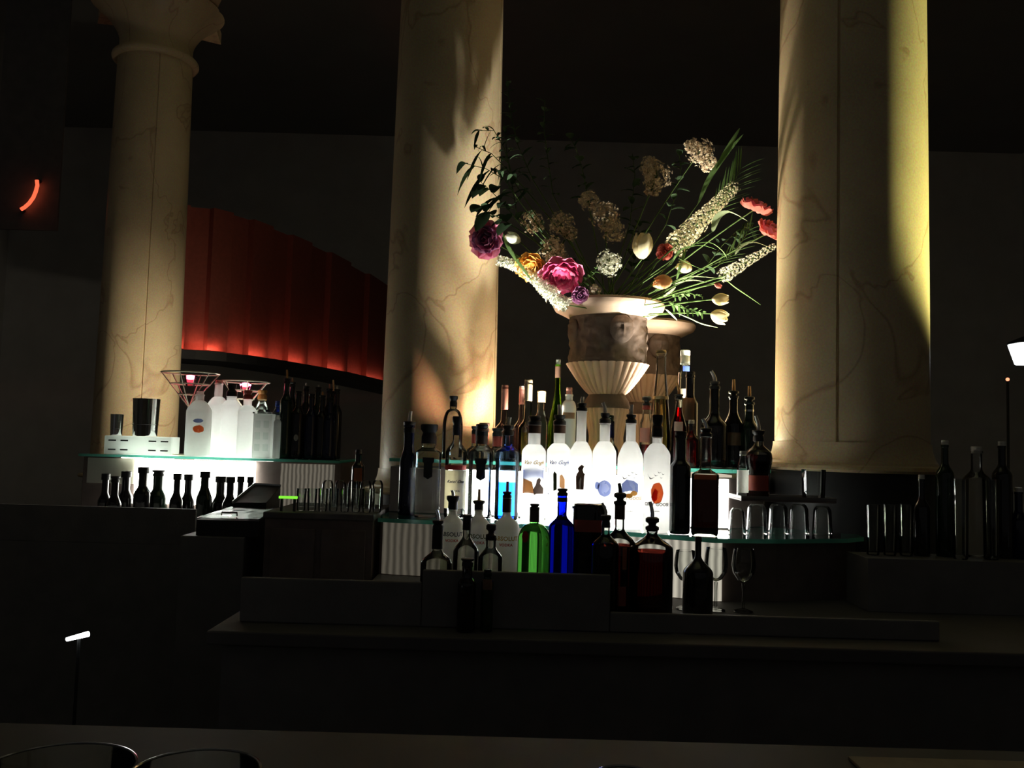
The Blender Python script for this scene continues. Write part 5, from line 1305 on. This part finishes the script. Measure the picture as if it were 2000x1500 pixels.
# lantern at the far edge, on a post
L0 = P(2007, 692, 6.0)
t = thing('wall_lantern', 'glowing white tapered lantern cut by the picture edge', 'lamp', (L0.x, 6.0, L0.z - .07))
b = bmesh.new(); add_lathe(b, [(0, 0), (.062, 0), (.066, .004), (.10, .135), (.09, .14), (0, .14)], 4 * 6, sq=.5); obj('shade', b, 'lantern', t)
b = bmesh.new(); add_lathe(b, [(0, .14), (.108, .14), (.10, .155), (.03, .19), (0, .2)], 24, sq=.5); obj('roof', b, 'black_plastic', t)
b = bmesh.new(); add_tube(b, [(0, 0, .0), (0, 0, -.05), (.0, 0, -(L0.z - .07) + .001)], .015, 10); obj('post', b, 'black_plastic', t)
L1 = P(1968, 741, 5.6)
t = thing('tea_light', 'tiny red orange light on a stand below the lantern', 'candle', (L1.x, L1.y, L1.z))
b = bmesh.new(); bmesh.ops.create_uvsphere(b, u_segments=12, v_segments=8, radius=.011); obj('flame', b, 'red_led', t)
b = bmesh.new(); add_tube(b, [(0, 0, -.011), (0, 0, -L1.z + .001)], .008, 8); obj('stand', b, 'black_plastic', t)

# neon arc on the far left
t = thing('neon_arc', 'curved red neon tube glowing high in the dark', 'neon light', tuple(P(60, 380, 6)))
pts = [P(px, py, 6.0) for px, py in ((72, 352), (73, 362), (70, 374), (65, 386), (57, 397), (48, 405), (41, 409))]
b = bmesh.new(); add_tube(b, pts, .013, 10); obj('tube', b, 'neon_red', t, world=True)
for q in (pts[0], pts[-1]):
    b = bmesh.new(); add_tube(b, [q + Vector((0, 0, 0)), q + Vector((0, .04, 0))], .012, 8); obj('holder', b, 'black_plastic', t, world=True)
sg_ = P(60, 380, 6.05)
b = bmesh.new(); add_box(b, (sg_.x - .25, 6.04, sg_.z - .25), (sg_.x + .2, 6.06, 5.6)); obj('backing_board', b, 'black_wood', t, world=True, smooth=False)

# ------------------------------------------------------------------ front bar with glasses
ZF = 1.07
t = thing('front_bar', 'wide black bar counter in front of the viewer', 'bar counter', (0, .9, 0))
b = bmesh.new(); add_box(b, (-2.2, .35, ZF - .05), (2.2, 1.18, ZF), bev=.006); obj('countertop', b, 'bar_top', t, world=True, smooth=False)
b = bmesh.new(); add_box(b, (-2.15, .55, 0), (2.15, 1.10, ZF - .05)); obj('bar_front', b, 'black_wood', t, world=True, smooth=False)
def fg_glass(label, px, d, ytop, rpx, mat='clear_glass', h=None):
    s = d / F; r = rpx * s; z1 = Zat(px, ytop, d); h = z1 - ZF - .001; X = XZ(px, d, z1)
    t = thing('rocks_glass', label, 'glass', (X, d, ZF + .001), 'glasses on the front bar')
    bm = bmesh.new(); add_lathe(bm, [(0, 0), (r * .84, 0), (r * .88, .004), (r, h - .001), (r - .001, h), (r - .003, h - .0005), (r * .84, .018), (0, .016)], 56); obj('glass', bm, mat, t)
    bm = bmesh.new(); add_tube(bm, [((r - .0012) * math.cos(2 * PI * k / 64), (r - .0012) * math.sin(2 * PI * k / 64), h) for k in range(64)], .0013, 6, True); obj('lip', bm, 'bright_steel', t)
    return t
fg_glass('rocks glass with a long shining rim nearest the viewer', 382, .80, 1506, 122)
fg_glass('second rocks glass further toward the corner with a dull rim', 112, .88, 1500, 142, 'dim_glass')
fg_glass('glass whose rim just shows at the bottom of the picture', 1222, .80, 1518, 62)
x0_, z0_ = XZ(1656, .95, ZF), ZF
t = thing('paper_napkin', 'tan paper napkin lying near the bottom corner of the bar', 'napkin', (x0_ + .15, .8, ZF + .001))
yy = .9
for _ in range(20):
    yy += (proj((XZ(1800, yy, ZF), yy, ZF + .004))[1] - 1482) / 900
b = bmesh.new(); add_box(b, (XZ(1656, yy, ZF), yy - .16, ZF + .001), (XZ(1656, yy, ZF) + .30, yy, ZF + .005), bev=.001); obj('folded_sheet', b, 'paper', t, world=True, smooth=False)
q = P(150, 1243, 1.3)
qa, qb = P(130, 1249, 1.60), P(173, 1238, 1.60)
t = thing('glint_bar', 'short glowing bar standing in for a white glint low behind the front bar', 'light strip', tuple(qa))  # a reflected glint made as a glowing bar, no lamp there
b = bmesh.new(); add_tube(b, [qa, qa.lerp(qb, .5), qb], .0035, 8, taper=1.4); obj('tube', b, 'lantern', t, world=True)  # the glint bar itself, borrowing the lantern's glow material
b = bmesh.new(); add_tube(b, [(qa + qb) / 2 + Vector((0, .006, -.003)), Vector(((qa.x + qb.x) / 2, 1.606, 0))], .003, 8); obj('stand', b, 'black_plastic', t, world=True)  # added stand, there only to carry the glint bar
